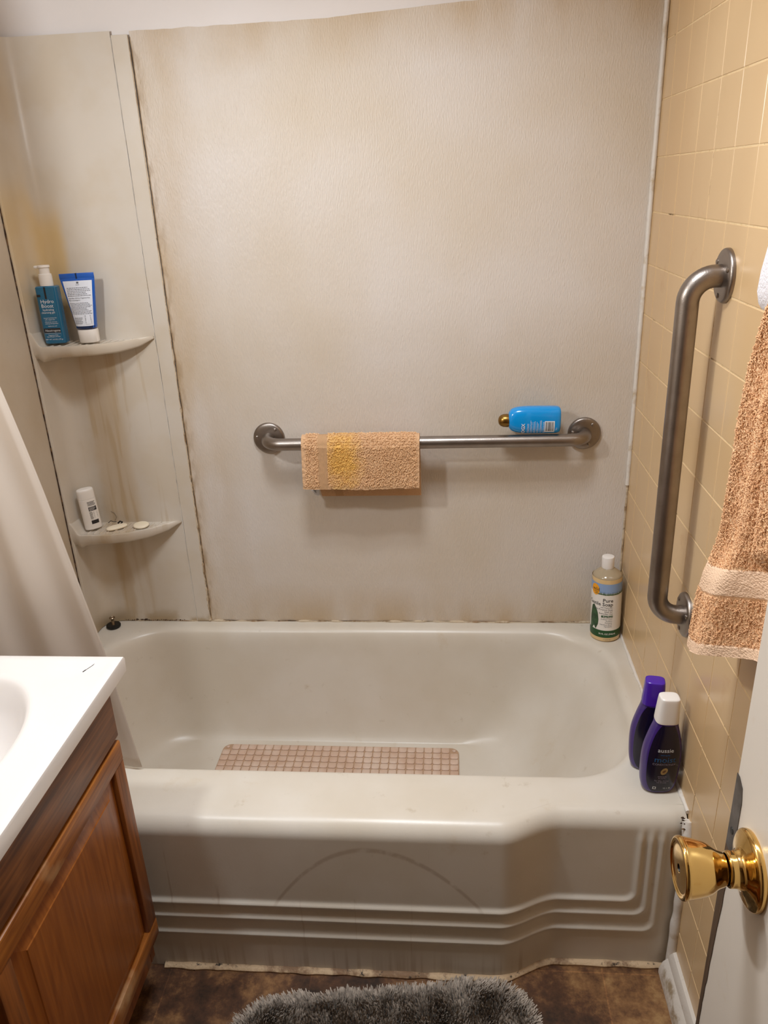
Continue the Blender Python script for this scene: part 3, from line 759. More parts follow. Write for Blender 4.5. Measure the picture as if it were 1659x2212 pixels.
# ------------------------------------------------------------------ things on the upper shelf
pb = thing('pump_bottle', 'teal blue pump bottle with a white pump top, at the left on the upper shelf', 'bottle', (-1.3665, -.054, 1.1745), (0, 0, math.radians(6)))
M_teal = mat('teal_gel', L(14, 100, 138), .12, coat=.5, sss=.1)
q = MB(); q.loft(spline([(0, .022, .014, 5), (.002, .0245, .0165, 5), (.010, .0250, .017, 5), (.07, .0250, .017, 5), (.122, .0250, .017, 5), (.129, .0243, .0165, 5), (.131, .021, .014, 5), (.1315, .014, .012, 3)], 4), M_teal, 72); q.build('body', pb, angle=50)
q = MB(); q.lathe([(.0150, .1315), (.0150, .152), (.0142, .157), (.0118, .158)], M_white, 36); q.lathe([(.0118, .157), (.0118, .171), (.0135, .172), (.0135, .175), (.0128, .1765), (.0002, .1768)], M_white, 36)
q.box((-.021, -.0055, .1700), (-.006, .0055, .1760), M_white, .0018); q.build('pump_head', pb, angle=45)
q = MB()
def pf(u, v, e=0): return (u, -.0173-e, v)
put_rect(q, -.0216, -.0132, .108, .113, lambda u, v, e=0: pf(u, v), M_ink, 1)
put_rect(q, -.0035, .0008, .103, .1295, lambda u, v, e=0: pf(u, v), M_ink, 1)
put_text(q, 'Hydro', .0118, -.016, .0935, pf, M_whiteink)
put_text(q, 'Boost', .0118, -.016, .0835, pf, M_whiteink)
put_text(q, 'hydrating', .0068, -.014, .0765, pf, M_whiteink)
put_text(q, 'cleansing gel', .0062, -.018, .0705, pf, M_whiteink)
put_text(q, 'boosts hydration for', .0036, -.0155, .059, pf, M_whiteink)
put_text(q, 'soft, supple skin', .0036, -.0135, .0552, pf, M_whiteink)
put_text(q, 'effectively removes', .0036, -.0145, .050, pf, M_whiteink)
put_text(q, 'makeup & impurities', .0036, -.0145, .0462, pf, M_whiteink)
put_text(q, 'hyaluronic acid', .0034, -.009, .0405, pf, M_whiteink)
put_rect(q, -.0205, .0180, .0265, .0365, pf, M_ink, 1)
put_text(q, 'Neutrogena', .0072, -.0175, .0290, lambda u, v, e=0: pf(u, v, .0002), M_whiteink)
put_rect(q, -.0195, .0175, .0245, .0250, pf, M_whiteink, 1)
put_text(q, 'fragrance free', .0040, -.012, .0195, pf, M_whiteink)
put_text(q, 'hypoallergenic formula', .0034, -.0165, .0160, pf, M_whiteink)
put_text(q, 'NET WT. 6.0 OZ. (170 g)', .0038, -.0205, .0095, pf, M_whiteink)
q.build('label', pb, smooth=False)

st = thing('squeeze_tube', 'blue squeeze tube with a white back label, standing on its cap on the upper shelf', 'tube', (-1.288, -.052, 1.1745), (math.radians(2), math.radians(-1), math.radians(3)))
M_tubeblue = mat('tube_blue', L(20, 88, 180), .2, coat=.4)
M_navy = mat('navy_band', L(16, 38, 74), .3)
q = MB(); secs = []
for k in range(15):
    t = k/14; secs.append((.034+t*.112, lerp(.0235, .0405, t), lerp(.0165, .0012, t**1.15), lerp(2.4, 3.2, t)))
q.loft(secs, M_tubeblue, 64); q.box((-.0405, -.0011, .145), (.0405, .0011, .157), M_tubeblue, .0006); q.build('body', st, angle=60)
q = MB(); q.loft([(0, .0205, .0140, 2.6), (.0015, .0225, .0155, 2.6), (.025, .0235, .0165, 2.5), (.0305, .0230, .0160, 2.5)], M_white, 56); q.build('cap', st, angle=50)
q = MB()
def tf(u, v, e=0):
    t = max(0, min(1, (v-.034)/.112)); rx = lerp(.0235, .0405, t); ry = lerp(.0165, .0012, t**1.15); ex = lerp(2.4, 3.2, t)
    return (u, -ry*max(0, 1-(abs(u)/rx)**ex)**(1/ex)-.0006-e, v)
def tlabel(v0, v1, inset, m_, n=14, e=0):
    vs = []; fs = []
    for i in range(n+1):
        v = lerp(v0, v1, i/n); w = lerp(.0235, .0405, (v-.034)/.112)*inset
        for k in range(9): vs.append(tf(lerp(-w, w, k/8), v, e))
    for i in range(n):
        for k in range(8): a = i*9+k; fs.append((a, a+1, a+10, a+9))
    q.add(vs, fs, m_)
tlabel(.0395, .1405, .86, M_labelwhite)
q2 = q; q = MB(); tlabel(.0345, .0395, .93, M_navy); q.build('band', st)
q = q2
T = lambda u, v, e=0: tf(u, v, .0006)
put_rect(q, -.0025, .0025, .1345, .1385, T, M_grey, 2); put_text(q, 'recycle', .003, -.005, .131, T, M_grey)
scribble(q, -.027, .027, .106, .127, 6, T, M_grey, 11, .3)
put_text(q, 'Soap-free. Oil-free. Fragrance-free.', .0036, -.0265, .1015, T, M_ink); put_text(q, 'Non-comedogenic.', .0036, -.0265, .097, T, M_ink)
scribble(q, -.025, .025, .066, .093, 9, T, M_grey, 12, .3)
scribble(q, -.020, .000, .044, .060, 6, T, M_ink, 13, .3)
barcode(q, .0045, .0195, .044, .066, lambda u, v, e=0: tf(u, v, .0008+e), M_ink, M_labelwhite, False)
q.build('label', st, smooth=False)
q = MB(); q.box((-.0025, -.0016, .1445), (.0008, .0016, .1572), M_navy); q.build('seal_mark', st, smooth=False)

# ------------------------------------------------------------------ things on the lower shelf
wb = thing('travel_bottle', 'small white oval bottle with black printing, leaning on the lower shelf', 'bottle', (-1.369, -.052, .693), (0, math.radians(-3), math.radians(35)))
q = MB(); q.loft(spline([(0, .0185, .0105, 2.2), (.002, .0210, .0128, 2.3), (.01, .0215, .0132, 2.3), (.075, .0215, .0132, 2.3), (.084, .0213, .013, 2.3)], 4), M_white, 48, cap1=True); q.build('body', wb, angle=50)
q = MB(); q.loft(spline([(.0845, .0214, .0131, 2.3), (.102, .0214, .0131, 2.3), (.108, .0205, .0122, 2.3), (.1105, .0175, .0100, 2.3), (.111, .010, .006, 2.2)], 4), M_white, 48); q.build('cap', wb, angle=50)
q = MB()
def wf(u, v, e=0): return (u, -.0132*max(0, 1-(abs(u)/.0215)**2.3)**(1/2.3)-.0003-e, v)
T = wf
scribble(q, -.0035, .0165, .066, .078, 4, T, M_ink, 21, .55)
put_rect(q, -.0035, .0165, .052, .063, T, M_ink, 6); scribble(q, -.002, .015, .053, .062, 4, lambda u, v, e=0: wf(u, v, .0002), M_white, 22, .35)
scribble(q, -.0035, .0045, .029, .050, 8, T, M_ink, 23, .5); barcode(q, .006, .0165, .030, .050, T, M_ink, M_white, False, 8)
put_rect(q, -.0035, .0150, .016, .026, T, M_ink, 6)
q.build('label', wb, smooth=False)
def soap(name, label, c, rx, ry, rz, h, e):
    q = MB(); q.loft(spline([(0, rx*.9, ry*.9, e), (h*.3, rx, ry, e), (h*.7, rx*.97, ry*.95, e), (h, rx*.75, ry*.7, e), (h*1.05, rx*.2, ry*.2, e)], 3), M_ivory, 40)
    o = q.build(name, angle=60, loc=c, rot=rz); tag(o, label, 'soap', 'soap slivers on the lower shelf'); return o
soap('soap_sliver', 'long thin sliver of soap on the lower shelf, next to the small bottle', (-1.309, -.048, .6905), .027, .0105, (math.radians(8), 0, math.radians(38)), .006, 2.6)
soap('soap_sliver', 'round ivory soap disc on the lower shelf, right of the long sliver', (-1.248, -.036, .6905), .0205, .0185, (math.radians(5), 0, 0), .0065, 2)
q = MB(); q.tube([(-1.343, -.022, .693), (-1.337, -.018, .698), (-1.329, -.02, .696), (-1.322, -.017, .695)], .0009, M_black, 6)
q.tube([(-1.330, -.009, .694), (-1.323, -.008, .705), (-1.330, -.006, .716), (-1.338, -.006, .720)], .0004, M_black, 5)
q.tube([(-1.315, -.026, .694), (-1.309, -.024, .699), (-1.303, -.024, .697), (-1.306, -.027, .693)], .0022, M_black, 6)
tag(q.build('hair_wisp'), 'small wisp of dark hair behind the long soap sliver', 'hair')

# ------------------------------------------------------------------ drain stopper
ds = thing('drain_stopper', 'black rubber drain stopper with a metal knob in the back corner of the rim', 'drain stopper', (-1.376, -.037, TH+.0005))
q = MB(); q.lathe([(.0005, 0), (.0175, 0), (.0192, .002), (.0197, .005), (.0188, .0075), (.016, .0085), (.004, .0085)], M_black, 40); q.build('rubber_disc', ds, angle=50)
q = MB(); M_chrome = mat('old_chrome', L(150, 130, 108), .25, 1)
q.lathe([(.0052, .008), (.0042, .010), (.0042, .024), (.0055, .0265), (.0078, .0275), (.0080, .0295), (.0070, .0305), (.0052, .0298), (.0005, .0290)], M_chrome, 28); q.build('knob', ds, angle=40)

# ------------------------------------------------------------------ castile soap bottle
cs = thing('soap_bottle', 'clear round bottle of amber liquid soap with a white cap, in the back corner', 'bottle', (-.0425, -.062, TH+.0005), (0, math.radians(-1.5), math.radians(-4)))
M_amber = mat('amber_liquid', L(236, 204, 150), .12, sss=.3, coat=.5, trans=.12, ior=1.36)
M_clear = mat('clear_plastic', L(226, 206, 172), .1, coat=.5, trans=.5, ior=1.3)
R = .0372
q = MB(); q.lathe(spline([(.0005, .001), (R-.006, .0), (R-.001, .003), (R, .008), (R, .06), (R, .168), (R-.0008, .172)], 3), M_amber, 64)
q.lathe(spline([(R-.0008, .172), (R-.003, .180), (R-.012, .188), (.019, .193), (.0145, .197), (.014, .203)], 4), M_clear, 64); q.build('body', cs, angle=60)
q = MB(); q.lathe([(.0150, .197), (.0152, .199), (.0152, .2245), (.0145, .2265), (.0125, .2272), (.0004, .2272)], M_white, 44); q.lathe([(.01535, .2115), (.0155, .212), (.01535, .2125)], M_white, 44); q.build('cap', cs, angle=40)
M_cream = mat('label_cream', L(236, 230, 222), .4); M_sky = mat('label_blue', L(140, 166, 206), .4); M_dkgreen = mat('label_green', L(24, 76, 36), .4); M_leaf = mat('label_leaf', L(28, 62, 36), .4, var=(90, L(60, 100, 60), .8)); M_orange = mat('label_orange', L(246, 166, 26), .4)
q = MB()
def cf(u, v, e=0):   # u arc length, 0 faces the room
    a = -PI/2+u/R; r = R+.0004+e; return (r*math.cos(a), r*math.sin(a), v)
put_rect(q, -PI*R, PI*R, .013, .034, cf, M_dkgreen, 72); put_rect(q, -PI*R, PI*R, .034, .140, cf, M_cream, 72); put_rect(q, -PI*R, PI*R, .140, .166, cf, M_sky, 72)
E1 = lambda u, v, e=0: cf(u, v, .0004); E2 = lambda u, v, e=0: cf(u, v, .0007)
rnd = random.Random(5)
for k in range(130):    # grass edge
    u = -.035+k*.0009; h = rnd.uniform(.004, .010); l = rnd.uniform(-.002, .002)
    q.add([E1(u, .136), E1(u+.0012, .136), E1(u+l, .136+h)], [(0, 1, 2)], M_dkgreen); q.add([E1(u, .138), E1(u+.0010, .138), E1(u-l, .138-h*.5)], [(0, 1, 2)], M_leaf)
put_poly(q, [(-.0345+.0125*math.cos(a*PI/16), .147+.0155*math.sin(a*PI/16)) for a in range(32)], E1, M_orange)
put_text(q, 'wild', .0125, -.0425, .145, E2, M_ink); put_text(q, 'HARVEST', .0035, -.040, .141, E2, M_ink)
put_text(q, 'Pure', .0135, .0125, .116, E1, M_ink, 'RIGHT', .0001); put_text(q, 'Castile Soap', .0135, .0125, .105, E1, M_ink, 'RIGHT', .0001)
put_text(q, 'with Peppermint', .0045, .0125, .099, E1, M_grey, 'RIGHT')
for k, s_ in enumerate(('Multi-Purpose Soap', 'Ideal for', 'Everyday Use')): put_text(q, s_, .0062, .0125, .0925-k*.0058, E1, M_grey, 'RIGHT')
put_rect(q, -.015, .0130, .0715, .0775, E1, M_dkgreen, 8); put_text(q, 'Free From', .0055, .0122, .0725, E2, M_cream, 'RIGHT', .0001)
for k, s_ in enumerate(('Artificial Colors', 'Parabens', 'Phthalates', 'Petroleum Based', 'Ingredients')): put_text(q, s_, .0044, .0122, .0655-k*.0052, E1, M_grey, 'RIGHT')
put_poly(q, [(-.0345+du, dv) for du, dv in ((-.008, .034), (.006, .036), (.0115, .05), (.0125, .064), (.010, .082), (.005, .095), (-.002, .104), (-.009, .098), (-.014, .07), (-.014, .034))], E1, M_leaf)
put_text(q, '32 FL OZ (946ml)', .0058, .001, .022, E1, M_cream, 'CENTER', .0001); put_text(q, '4 16300 84', .004, .001, .006, E1, M_grey, 'CENTER')
q.build('label', cs, smooth=False)

# ------------------------------------------------------------------ two purple bottles
M_purple = mat('purple_plastic', L(58, 34, 112), .3, coat=.2); M_purpledark = mat('dark_purple_label', L(18, 12, 38), .22); M_pcap = mat('violet_cap', L(72, 32, 160), .25)
def shampoo(label, loc, rz, capm, printed, hgt=1.0, ty=0):
    t = thing('shampoo_bottle', label, 'bottle', loc, (0, ty, rz), 'purple bottles on the tub rim')
    S = [(0, .022, .016, 2.6), (.002, .027, .019, 2.7), (.010, .0315, .0215, 2.7), (.03, .0350, .0225, 2.6), (.07, .0370, .023, 2.5), (.10, .0352, .0225, 2.4), (.13, .0285, .0205, 2.4), (.148, .0235, .0185, 2.4), (.158, .0212, .0175, 2.6), (.1585, .018, .015, 2.8)]
    S = spline(S, 6)
    q = MB(); q.loft([(z*hgt, a, b_, e) for z, a, b_, e in S], M_purple, 72); q.build('body', t, angle=60)
    q = MB(); C = spline([(.1588, .0212, .0178, 3.2), (.162, .0213, .0179, 3.2), (.188, .0198, .0164, 3.4), (.2070, .0184, .0150, 3.6), (.2105, .0170, .0136, 3.6), (.2115, .0140, .0110, 3.4), (.2118, .006, .005, 3)], 4)
    q.loft([(z*hgt, a, b_, e) for z, a, b_, e in C], capm, 56); q.build('cap', t, angle=45)
    def half(z):
        for (z0_, a, b_, e), (z1_, c, d, f) in zip(S, S[1:]):
            if z0_ <= z <= z1_: k = (z-z0_)/(z1_-z0_+1e-9); return lerp(a, c, k), lerp(b_, d, k), lerp(e, f, k)
        return S[-1][1:4]
    def ff(u, v, e=0):
        rx, ry, ex = half(v); return (u, -(ry*max(0, 1-(abs(u)/rx)**ex)**(1/ex))-.0003-e, v*hgt)
    q = MB(); n = 40; vs = []; fs = []
    for i in range(n+1):
        v = lerp(.006, .1565, i/n); w = half(v)[0]*.80*(1-.35*abs(2*i/n-1)**6)
        for k in range(17): vs.append(ff(lerp(-w, w, k/16), v))
    for i in range(n):
        for k in range(16): a = i*17+k; fs.append((a, a+1, a+18, a+17))
    q.add(vs, fs, M_purpledark)
    G = lambda u, v, e=0: ff(u, v, .0004)
    if printed:
        M_bluei = mat('blue_ink', L(24, 92, 150), .5); M_fog = mat('fog_ink', L(150, 140, 160), .5); M_avo = mat('avocado_ink', L(170, 140, 84), .5); M_pit = mat('pit_ink', L(96, 52, 24), .5)
        put_text(q, 'aussie', .0125, 0, .100, G, M_whiteink, 'CENTER'); put_text(q, 'miracle', .006, 0, .092, G, M_bluei, 'CENTER')
        put_text(q, 'moist', .0180, .001, .077, G, M_bluei, 'CENTER'); put_text(q, 'CONDITIONER', .0062, 0, .070, G, M_fog, 'CENTER')
        for rx_, ry_, mm, e in ((.0062, .0080, M_avo, .0004), (.0026, .0030, M_pit, .0007)):
            q.add([ff(.002+rx_*math.cos(a*PI/12)+.002*math.sin(a*PI/12), .056+ry_*math.sin(a*PI/12), e) for a in range(24)], [tuple(range(24))], mm)
        put_text(q, 'avocado', .0052, 0, .042, G, M_fog, 'CENTER'); put_text(q, '& jojoba', .0042, 0, .038, G, M_fog, 'CENTER')
        put_text(q, 'for dry, thirsty', .0046, 0, .032, G, M_fog, 'CENTER'); put_text(q, 'hair & scalp', .0040, 0, .028, G, M_fog, 'CENTER')
        put_rect(q, -.015, -.009, .0125, .0185, G, M_whiteink, 2); put_rect(q, -.0138, -.0102, .0137, .0173, lambda u, v, e=0: ff(u, v, .0006), M_purpledark, 2)
        put_text(q, '12.1 FL', .0052, .004, .0135, G, M_whiteink)
    q.build('label', t, angle=60)
    return t
shampoo('dark purple bottle with a white cap, nearer of two on the tub rim', (-.0435, -.622, TH+.0005), math.radians(2), M_white, True, 1.0, math.radians(1.5))
shampoo('dark purple bottle with a violet cap, standing behind the white capped one', (-.0505, -.560, TH+.0005), math.radians(-8), M_pcap, False, .97, math.radians(.5))

# ------------------------------------------------------------------ bath mat inside the tub
q = MB(); M_mat = mat('pink_beige_rubber', L(212, 188, 170), .5, sss=.1, var=(20, L(196, 162, 138), .8), bump=('noise', 200, .15)); M_mat2 = mat('mat_groove', L(178, 146, 118), .7)
mx0, mx1, my0, my1, mz = -1.066, -.424, -.505, -.148, .0765
nx, ny = 28, 16; cw = (mx1-mx0)/nx; ch = (my1-my0)/ny
def rrect(x0, x1, y0, y1, r, n=6):
    o = []
    for cx, cy, a0 in ((x1-r, y1-r, 0), (x0+r, y1-r, PI/2), (x0+r, y0+r, PI), (x1-r, y0+r, 1.5*PI)):
        for k in range(n+1): a = a0+k/n*PI/2; o.append((cx+r*math.cos(a), cy+r*math.sin(a)))
    return o
base = rrect(mx0-.001, mx1+.001, my0-.001, my1+.001, .022, 10)
q.rings([[(x, y, mz) for x, y in base], [(x, y, mz+.0026) for x, y in base]], M_mat2)
for i in range(nx):
    for j in range(ny):
        x0_, y0_ = mx0+i*cw, my0+j*ch
        if i in (0, nx-1) and j in (0, ny-1):
            c0, c1 = .0065, .0035
        else: c0, c1 = .0012, .0018
        r0 = rrect(x0_+c0, x0_+cw-c0, y0_+c0, y0_+ch-c0, .0045, 3); r1 = rrect(x0_+c0+.0012, x0_+cw-c0-.0012, y0_+c0+.0012, y0_+ch-c0-.0012, .0038, 3)
        q.rings([[(x, y, mz+.0020) for x, y in r0], [(x, y, mz+.0046) for x, y in r0], [(x, y, mz+.0056) for x, y in r1]], M_mat, False, True)
tag(q.build('bath_mat', angle=50), 'pinkish beige rubber bath mat of small squares in the bottom of the tub', 'bath mat')

# ------------------------------------------------------------------ shag rug
def in_rr(x, y, a, b_, r):
    dx, dy = max(abs(x)-(a-r), 0), max(abs(y)-(b_-r), 0); return r-math.hypot(dx, dy)
rg = thing('shag_rug', 'grey shag rug with rounded corners on the floor at the foot of the tub', 'rug', (-.555, -1.035, .001), (0, 0, math.radians(8)))
A, B, RR = .295, .235, .10
q = MB(); bs = rrect(-A, A, -B, B, RR, 10)
q.rings([[(x, y, 0) for x, y in bs], [(x, y, .010) for x, y in bs], [(x*.96, y*.96, .015) for x, y in bs]], M_rugbase); q.build('backing', rg)
q = MB(); vs = []; fs = []; rnd = random.Random(9)
for k in range(60000):
    x, y = rnd.uniform(-A, A), rnd.uniform(-B, B); d = in_rr(x, y, A, B, RR)
    if d < 0: continue
    hh = (.009+.008*sm(0, .03, d))*rnd.uniform(.8, 1.15)
    cl = noise.noise(Vector((x*22, y*22, 0))), noise.noise(Vector((x*22, y*22, 7)))
    out = (1-sm(0, .03, d))*.012
    lx = .008*cl[0]+rnd.uniform(-.003, .003)+out*(x/A); ly = .008*cl[1]+rnd.uniform(-.003, .003)+out*(y/B)
    a = rnd.uniform(0, PI); w = .0015; cx, cy = w*math.cos(a), w*math.sin(a); z = .010
    i = len(vs); vs += [(x-cx, y-cy, z), (x+cx, y+cy, z), (x+cx*.9+lx*.5, y+cy*.9+ly*.5, z+hh*.7), (x-cx*.9+lx*.5, y-cy*.9+ly*.5, z+hh*.7), (x+cx*.7+lx, y+cy*.7+ly, z+hh), (x-cx*.7+lx, y-cy*.7+ly, z+hh)]
    fs += [(i, i+1, i+2, i+3), (i+3, i+2, i+4, i+5)]
q.add(vs, fs, M_rug); o = q.build('pile', rg, smooth=False); o['kind'] = 'stuff'

# ------------------------------------------------------------------ vanity cabinet
XF = -1.015      # front face of the doors
vc = thing('vanity_cabinet', 'oak bathroom vanity cabinet with a raised panel door, beside the tub', 'cabinet', (XF-.2, -1.1, 0))
def P(o): o.parent = vc; o.matrix_parent_inverse = Matrix.Translation((-(XF-.2), 1.1, 0)); return o
q = MB(); q.box((XL+.002, -.818, .09), (XF-.018, -.800, .720), M_oakstile, .001); P(q.build('side_panel', smooth=False))
q = MB(); q.box((XL+.002, -1.42, .09), (XF-.018, -1.402, .720), M_oakstile, .001); P(q.build('side_panel', smooth=False))
q = MB(); q.box((XL+.002, -1.4015, .09), (XF-.037, -.8185, .108), M_oakstile, .001); P(q.build('bottom_panel', smooth=False))
q = MB(); q.box((XF-.0365, -1.4015, .09), (XF-.0182, -.8185, .720), M_oakstile, .001); P(q.build('face_frame', smooth=False))
q = MB(); q.box((XL+.002, -1.40, .001), (XF-.078, -.815, .09), M_oakstile); P(q.build('toe_kick', smooth=False))
q = MB(); q.box((XF-.0178, -1.42, .626), (XF-.001, -.797, .722), M_oak, .003); P(q.build('drawer_front', angle=30))
# door: four frame members and a raised panel
y1, y0, z1_, z0_ = -.797, -1.222, .618, .152; fw = .042
dr = bpy.data.objects.new('door', None); COL.objects.link(dr); dr.location = (XF-.009, (y0+y1)/2, z0_); dr.empty_display_size = .02
dr.parent = vc; dr.matrix_parent_inverse = Matrix.Translation((-(XF-.2), 1.1, 0))
DM = Matrix.Translation((-(XF-.009), -(y0+y1)/2, -z0_))
def Dc(o): o.parent = dr; o.matrix_parent_inverse = DM; return o
def rail(za, zb, outer_z):   # mitre-like inner bevel
    q = MB(); q.box((XF-.0178, y0+.0005, za), (XF, y1-.0005, zb), M_oakrail, .004); return q.build('rail', angle=30)
def stile(ya, yb):
    q = MB(); q.box((XF-.0176, ya, z0_+.001), (XF-.0004, yb, z1_-.001), M_oakstile, .004); return q.build('stile', angle=30)
Dc(rail(z1_-fw, z1_, 1)); Dc(rail(z0_, z0_+fw, 0))
q = MB(); q.box((XF-.0178, y1-fw+.004, z0_+fw-.002), (XF-.0006, y1-.001, z1_-fw+.002), M_oakstile, .003); Dc(q.build('stile', angle=30))
q = MB(); q.box((XF-.0178, y0+.001, z0_+fw-.002), (XF-.0006, y0+fw-.004, z1_-fw+.002), M_oakstile, .003); Dc(q.build('stile', angle=30))
q = MB(); ia, ib, ja, jb = y0+fw-.006, y1-fw+.006, z0_+fw-.006, z1_-fw+.006; bw = .034
def rr4(d, x): return [(x, ia+d, ja+d), (x, ib-d, ja+d), (x, ib-d, jb-d), (x, ia+d, jb-d)]
q.rings([rr4(0, XF-.015), rr4(0, XF-.0105), rr4(.004, XF-.0105), rr4(bw, XF-.0035), rr4(bw+.0015, XF-.0020), rr4(bw+.004, XF-.0018)], M_oakpanel)
Dc(q.build('raised_panel', angle=15))
q = MB(); q.lathe([(.0001, .0), (.003, .0005), (.0035, -.002)], M_black, 10, Matrix.Translation((XF+.0005, -1.135, .597)) @ Matrix.Rotation(PI/2, 4, 'Y')); 
# ------------------------------------------------------------------ sink countertop
CT = .755; cx0, cx1, cy0, cy1 = XL+.001, -1.004, -1.44, -.747
sc, sd, ra, rb2 = -1.212, -1.0, .130, .195      # basin centre and radii
q = MB(); n = 96
def el(fx, fy, z): return [(sc+ra*fx*math.cos(2*PI*k/n), sd+rb2*fy*math.sin(2*PI*k/n), z) for k in range(n)]
def boxring(x0, x1, y0_, y1_, z):
    out = []
    for k in range(n):
        a = 2*PI*k/n; c, s_ = math.cos(a), math.sin(a)
        t = min(((x1-sc)/c) if c > 1e-6 else 9, ((x0-sc)/c) if c < -1e-6 else 9, ((y1_-sd)/s_) if s_ > 1e-6 else 9, ((y0_-sd)/s_) if s_ < -1e-6 else 9)
        out.append((sc+c*t, sd+s_*t, z))
    # snap nearest samples onto the corners
    for X, Y in ((x0, y0_), (x0, y1_), (x1, y0_), (x1, y1_)):
        i = min(range(n), key=lambda i: (out[i][0]-X)**2+(out[i][1]-Y)**2); out[i] = (X, Y, z)
    return out
rg_ = [boxring(cx0+.01, cx1-.01, cy0+.01, cy1-.01, CT-.034), boxring(cx0, cx1-.001, cy0+.001, cy1-.001, CT-.030), boxring(cx0, cx1, cy0, cy1, CT-.005), boxring(cx0, cx1-.0015, cy0+.0015, cy1-.0015, CT-.0012), boxring(cx0, cx1-.005, cy0+.005, cy1-.005, CT)]
rg_ += [boxring(cx0+.012, cx1-.018, cy0+.018, cy1-.018, CT-.0004), boxring(cx0+.016, cx1-.026, cy0+.026, cy1-.026, CT-.0022)]
rg_ += [el(1.06, 1.05, CT-.0025)]
bowl = spline([(1.02, CT-.003), (.985, CT-.006), (.95, CT-.014), (.90, CT-.032), (.82, CT-.062), (.68, CT-.092), (.48, CT-.112), (.25, CT-.121), (.1, CT-.124)], 4)
rg_ += [el(f, f, z) for f, z in bowl]
q.rings(rg_, M_counter, False, True)
ct = q.build('sink_countertop', angle=35); tag(ct, 'white moulded countertop with an oval basin, on top of the oak cabinet', 'sink')
q = MB(); q.tube([(-1.0575, -.7925, CT-.0021), (-1.050, -.776, CT-.0020), (-1.046, -.764, CT-.0018)], .0005, M_ink, 6); q.tube([(-1.058, -.794, CT-.0020), (-1.0555, -.788, CT-.0020)], .0009, M_ink, 6)
o = q.build('scratch', ct); o['label'] = 'short dark scratch'

# ------------------------------------------------------------------ shower curtain and rod
cr = thing('shower_curtain', 'white vinyl shower curtain hanging bunched at the left end of the tub', 'curtain', (0, 0, 0))
q = MB(); nu, nv = 90, 60; vs = []; fs = []
def cedge(z): return interp([(.38, -1.081), (.406, -1.085), (.612, -1.106), (.676, -1.113), (.997, -1.163), (1.213, -1.200), (1.9, -1.27)], z)
for j in range(nv+1):
    z = lerp(1.93, .392, j/nv); xe = cedge(z)
    for i in range(nu+1):
        u = i/nu; x = lerp(XL+.006, xe, u)
        amp = .012*(1-.55*sm(.4, 1, u))*lerp(1.5, .8, j/nv)
        y = -.606+amp*math.sin(u*17+.5*math.sin(j*.07))*sm(0, .06, 1-u)+.018*sm(1.2, 1.9, z)*0-.05*sm(1.0, 1.93, z)
        if z < TH+.02: y += .0
        vs.append((x, y+.010*sm(.55, .4, z)*0, z))
for j in range(nv):
    for i in range(nu): a = j*(nu+1)+i; fs.append((a, a+1, a+nu+2, a+nu+1))
q.add(vs, fs, M_curtain); o = q.build('vinyl_sheet', cr, angle=80); s2 = o.modifiers.new('thickness', 'SOLIDIFY'); s2.thickness = .0012
q = MB(); q.tube([(XL+.001, -.655, 1.955), (-.7, -.655, 1.955), (.001, -.655, 1.955)], .0125, M_steel, 20); 
tag(q.build('curtain_rod'), 'straight steel shower rod above the front edge of the tub', 'curtain rod')
for k in range(9):
    q = MB(); c = (-1.395+k*.016, -.655, 1.944); q.tube([(c[0], c[1]+.024*math.cos(a*PI/8), c[2]+.024*math.sin(a*PI/8)+.002) for a in range(17)], .0012, M_steel, 6); q.build('curtain_ring', cr)

# ------------------------------------------------------------------ peach towel on the right
tw = thing('bath_towel', 'peach terry towel with a woven band, hanging by the tiled wall behind the door', 'towel', (0, 0, 0))
q = MB()
def yl(z): return interp([(.82, -.800), (.838, -.800), (.925, -.812), (1.004, -.836), (1.107, -.856), (1.2, -.866), (1.271, -.872), (1.352, -.898), (1.42, -.93)], z)
def towel_depth(u, t):
    uf = lerp(.52, .40, t/.7)
    k = 1-sm(.62, .75, t)
    lap = .021*sm(uf-.01, uf+.03, u)*k-.022*math.exp(-((u-uf+.03)/.07)**2)*k*sm(0, .3, t)-.04*max(0, u-uf-.15)*k
    low = (1-k)*(.012*math.sin(PI*min(1, u/.30))-.026*sm(.22, .42, u)+.022*sm(.5, .75, u))
    return interp([(0, .046), (.3, .052), (.6, .050), (.75, .055), (1, .059)], t)+lap+low+.007*math.sin(u*24+t*2.0)*.7
nu, nv = 150, 260; vs = []; fs = []; ms = []
for side in (0, 1):
    for j in range(nv+1):
        t = j/nv
        for i in range(nu+1):
            u = i/nu
            # rows follow the slanting hem
            zb = .834+.008*math.exp(-((u-.0)/.05)**2)+.30*max(0, u-.10)*.82
            ztop = 1.346; z = lerp(ztop, zb, t)
            wd_ = lerp(.24, .42, t); y = yl(z)-u*wd_
            rnd_e = math.sqrt(max(0, 1-(1-min(1, u/.07))**2))
            depth = towel_depth(u, t)
            d = .0016*noise.noise(Vector((y*330, z*330, 4.)))+.0010*noise.noise(Vector((y*700, z*700, 4.)))
            band = abs(t-.745) < .044 or t > .962
            if band: d *= .3; depth += .0015
            if side == 0: x = -.022-depth*rnd_e-d
            else: x = -.022+.016*rnd_e
            vs.append((x, y, z))
n = nu+1; Bk = (nv+1)*n; k0, k1 = q.mi(M_towel), q.mi(M_towelband)
for j in range(nv):
    t = (j+.5)/nv; mm = k1 if (abs(t-.745) < .044 or t > .962) else k0
    for i in range(nu):
        a = j*n+i; fs.append((a, a+n, a+n+1, a+1)); ms.append(mm); fs.append((a+Bk, a+Bk+1, a+Bk+n+1, a+Bk+n)); ms.append(mm)
for i in range(nu):
    for j in (0, nv): a = j*n+i; fs.append((a, a+1, a+1+Bk, a+Bk)); ms.append(k0 if j == 0 else k1)
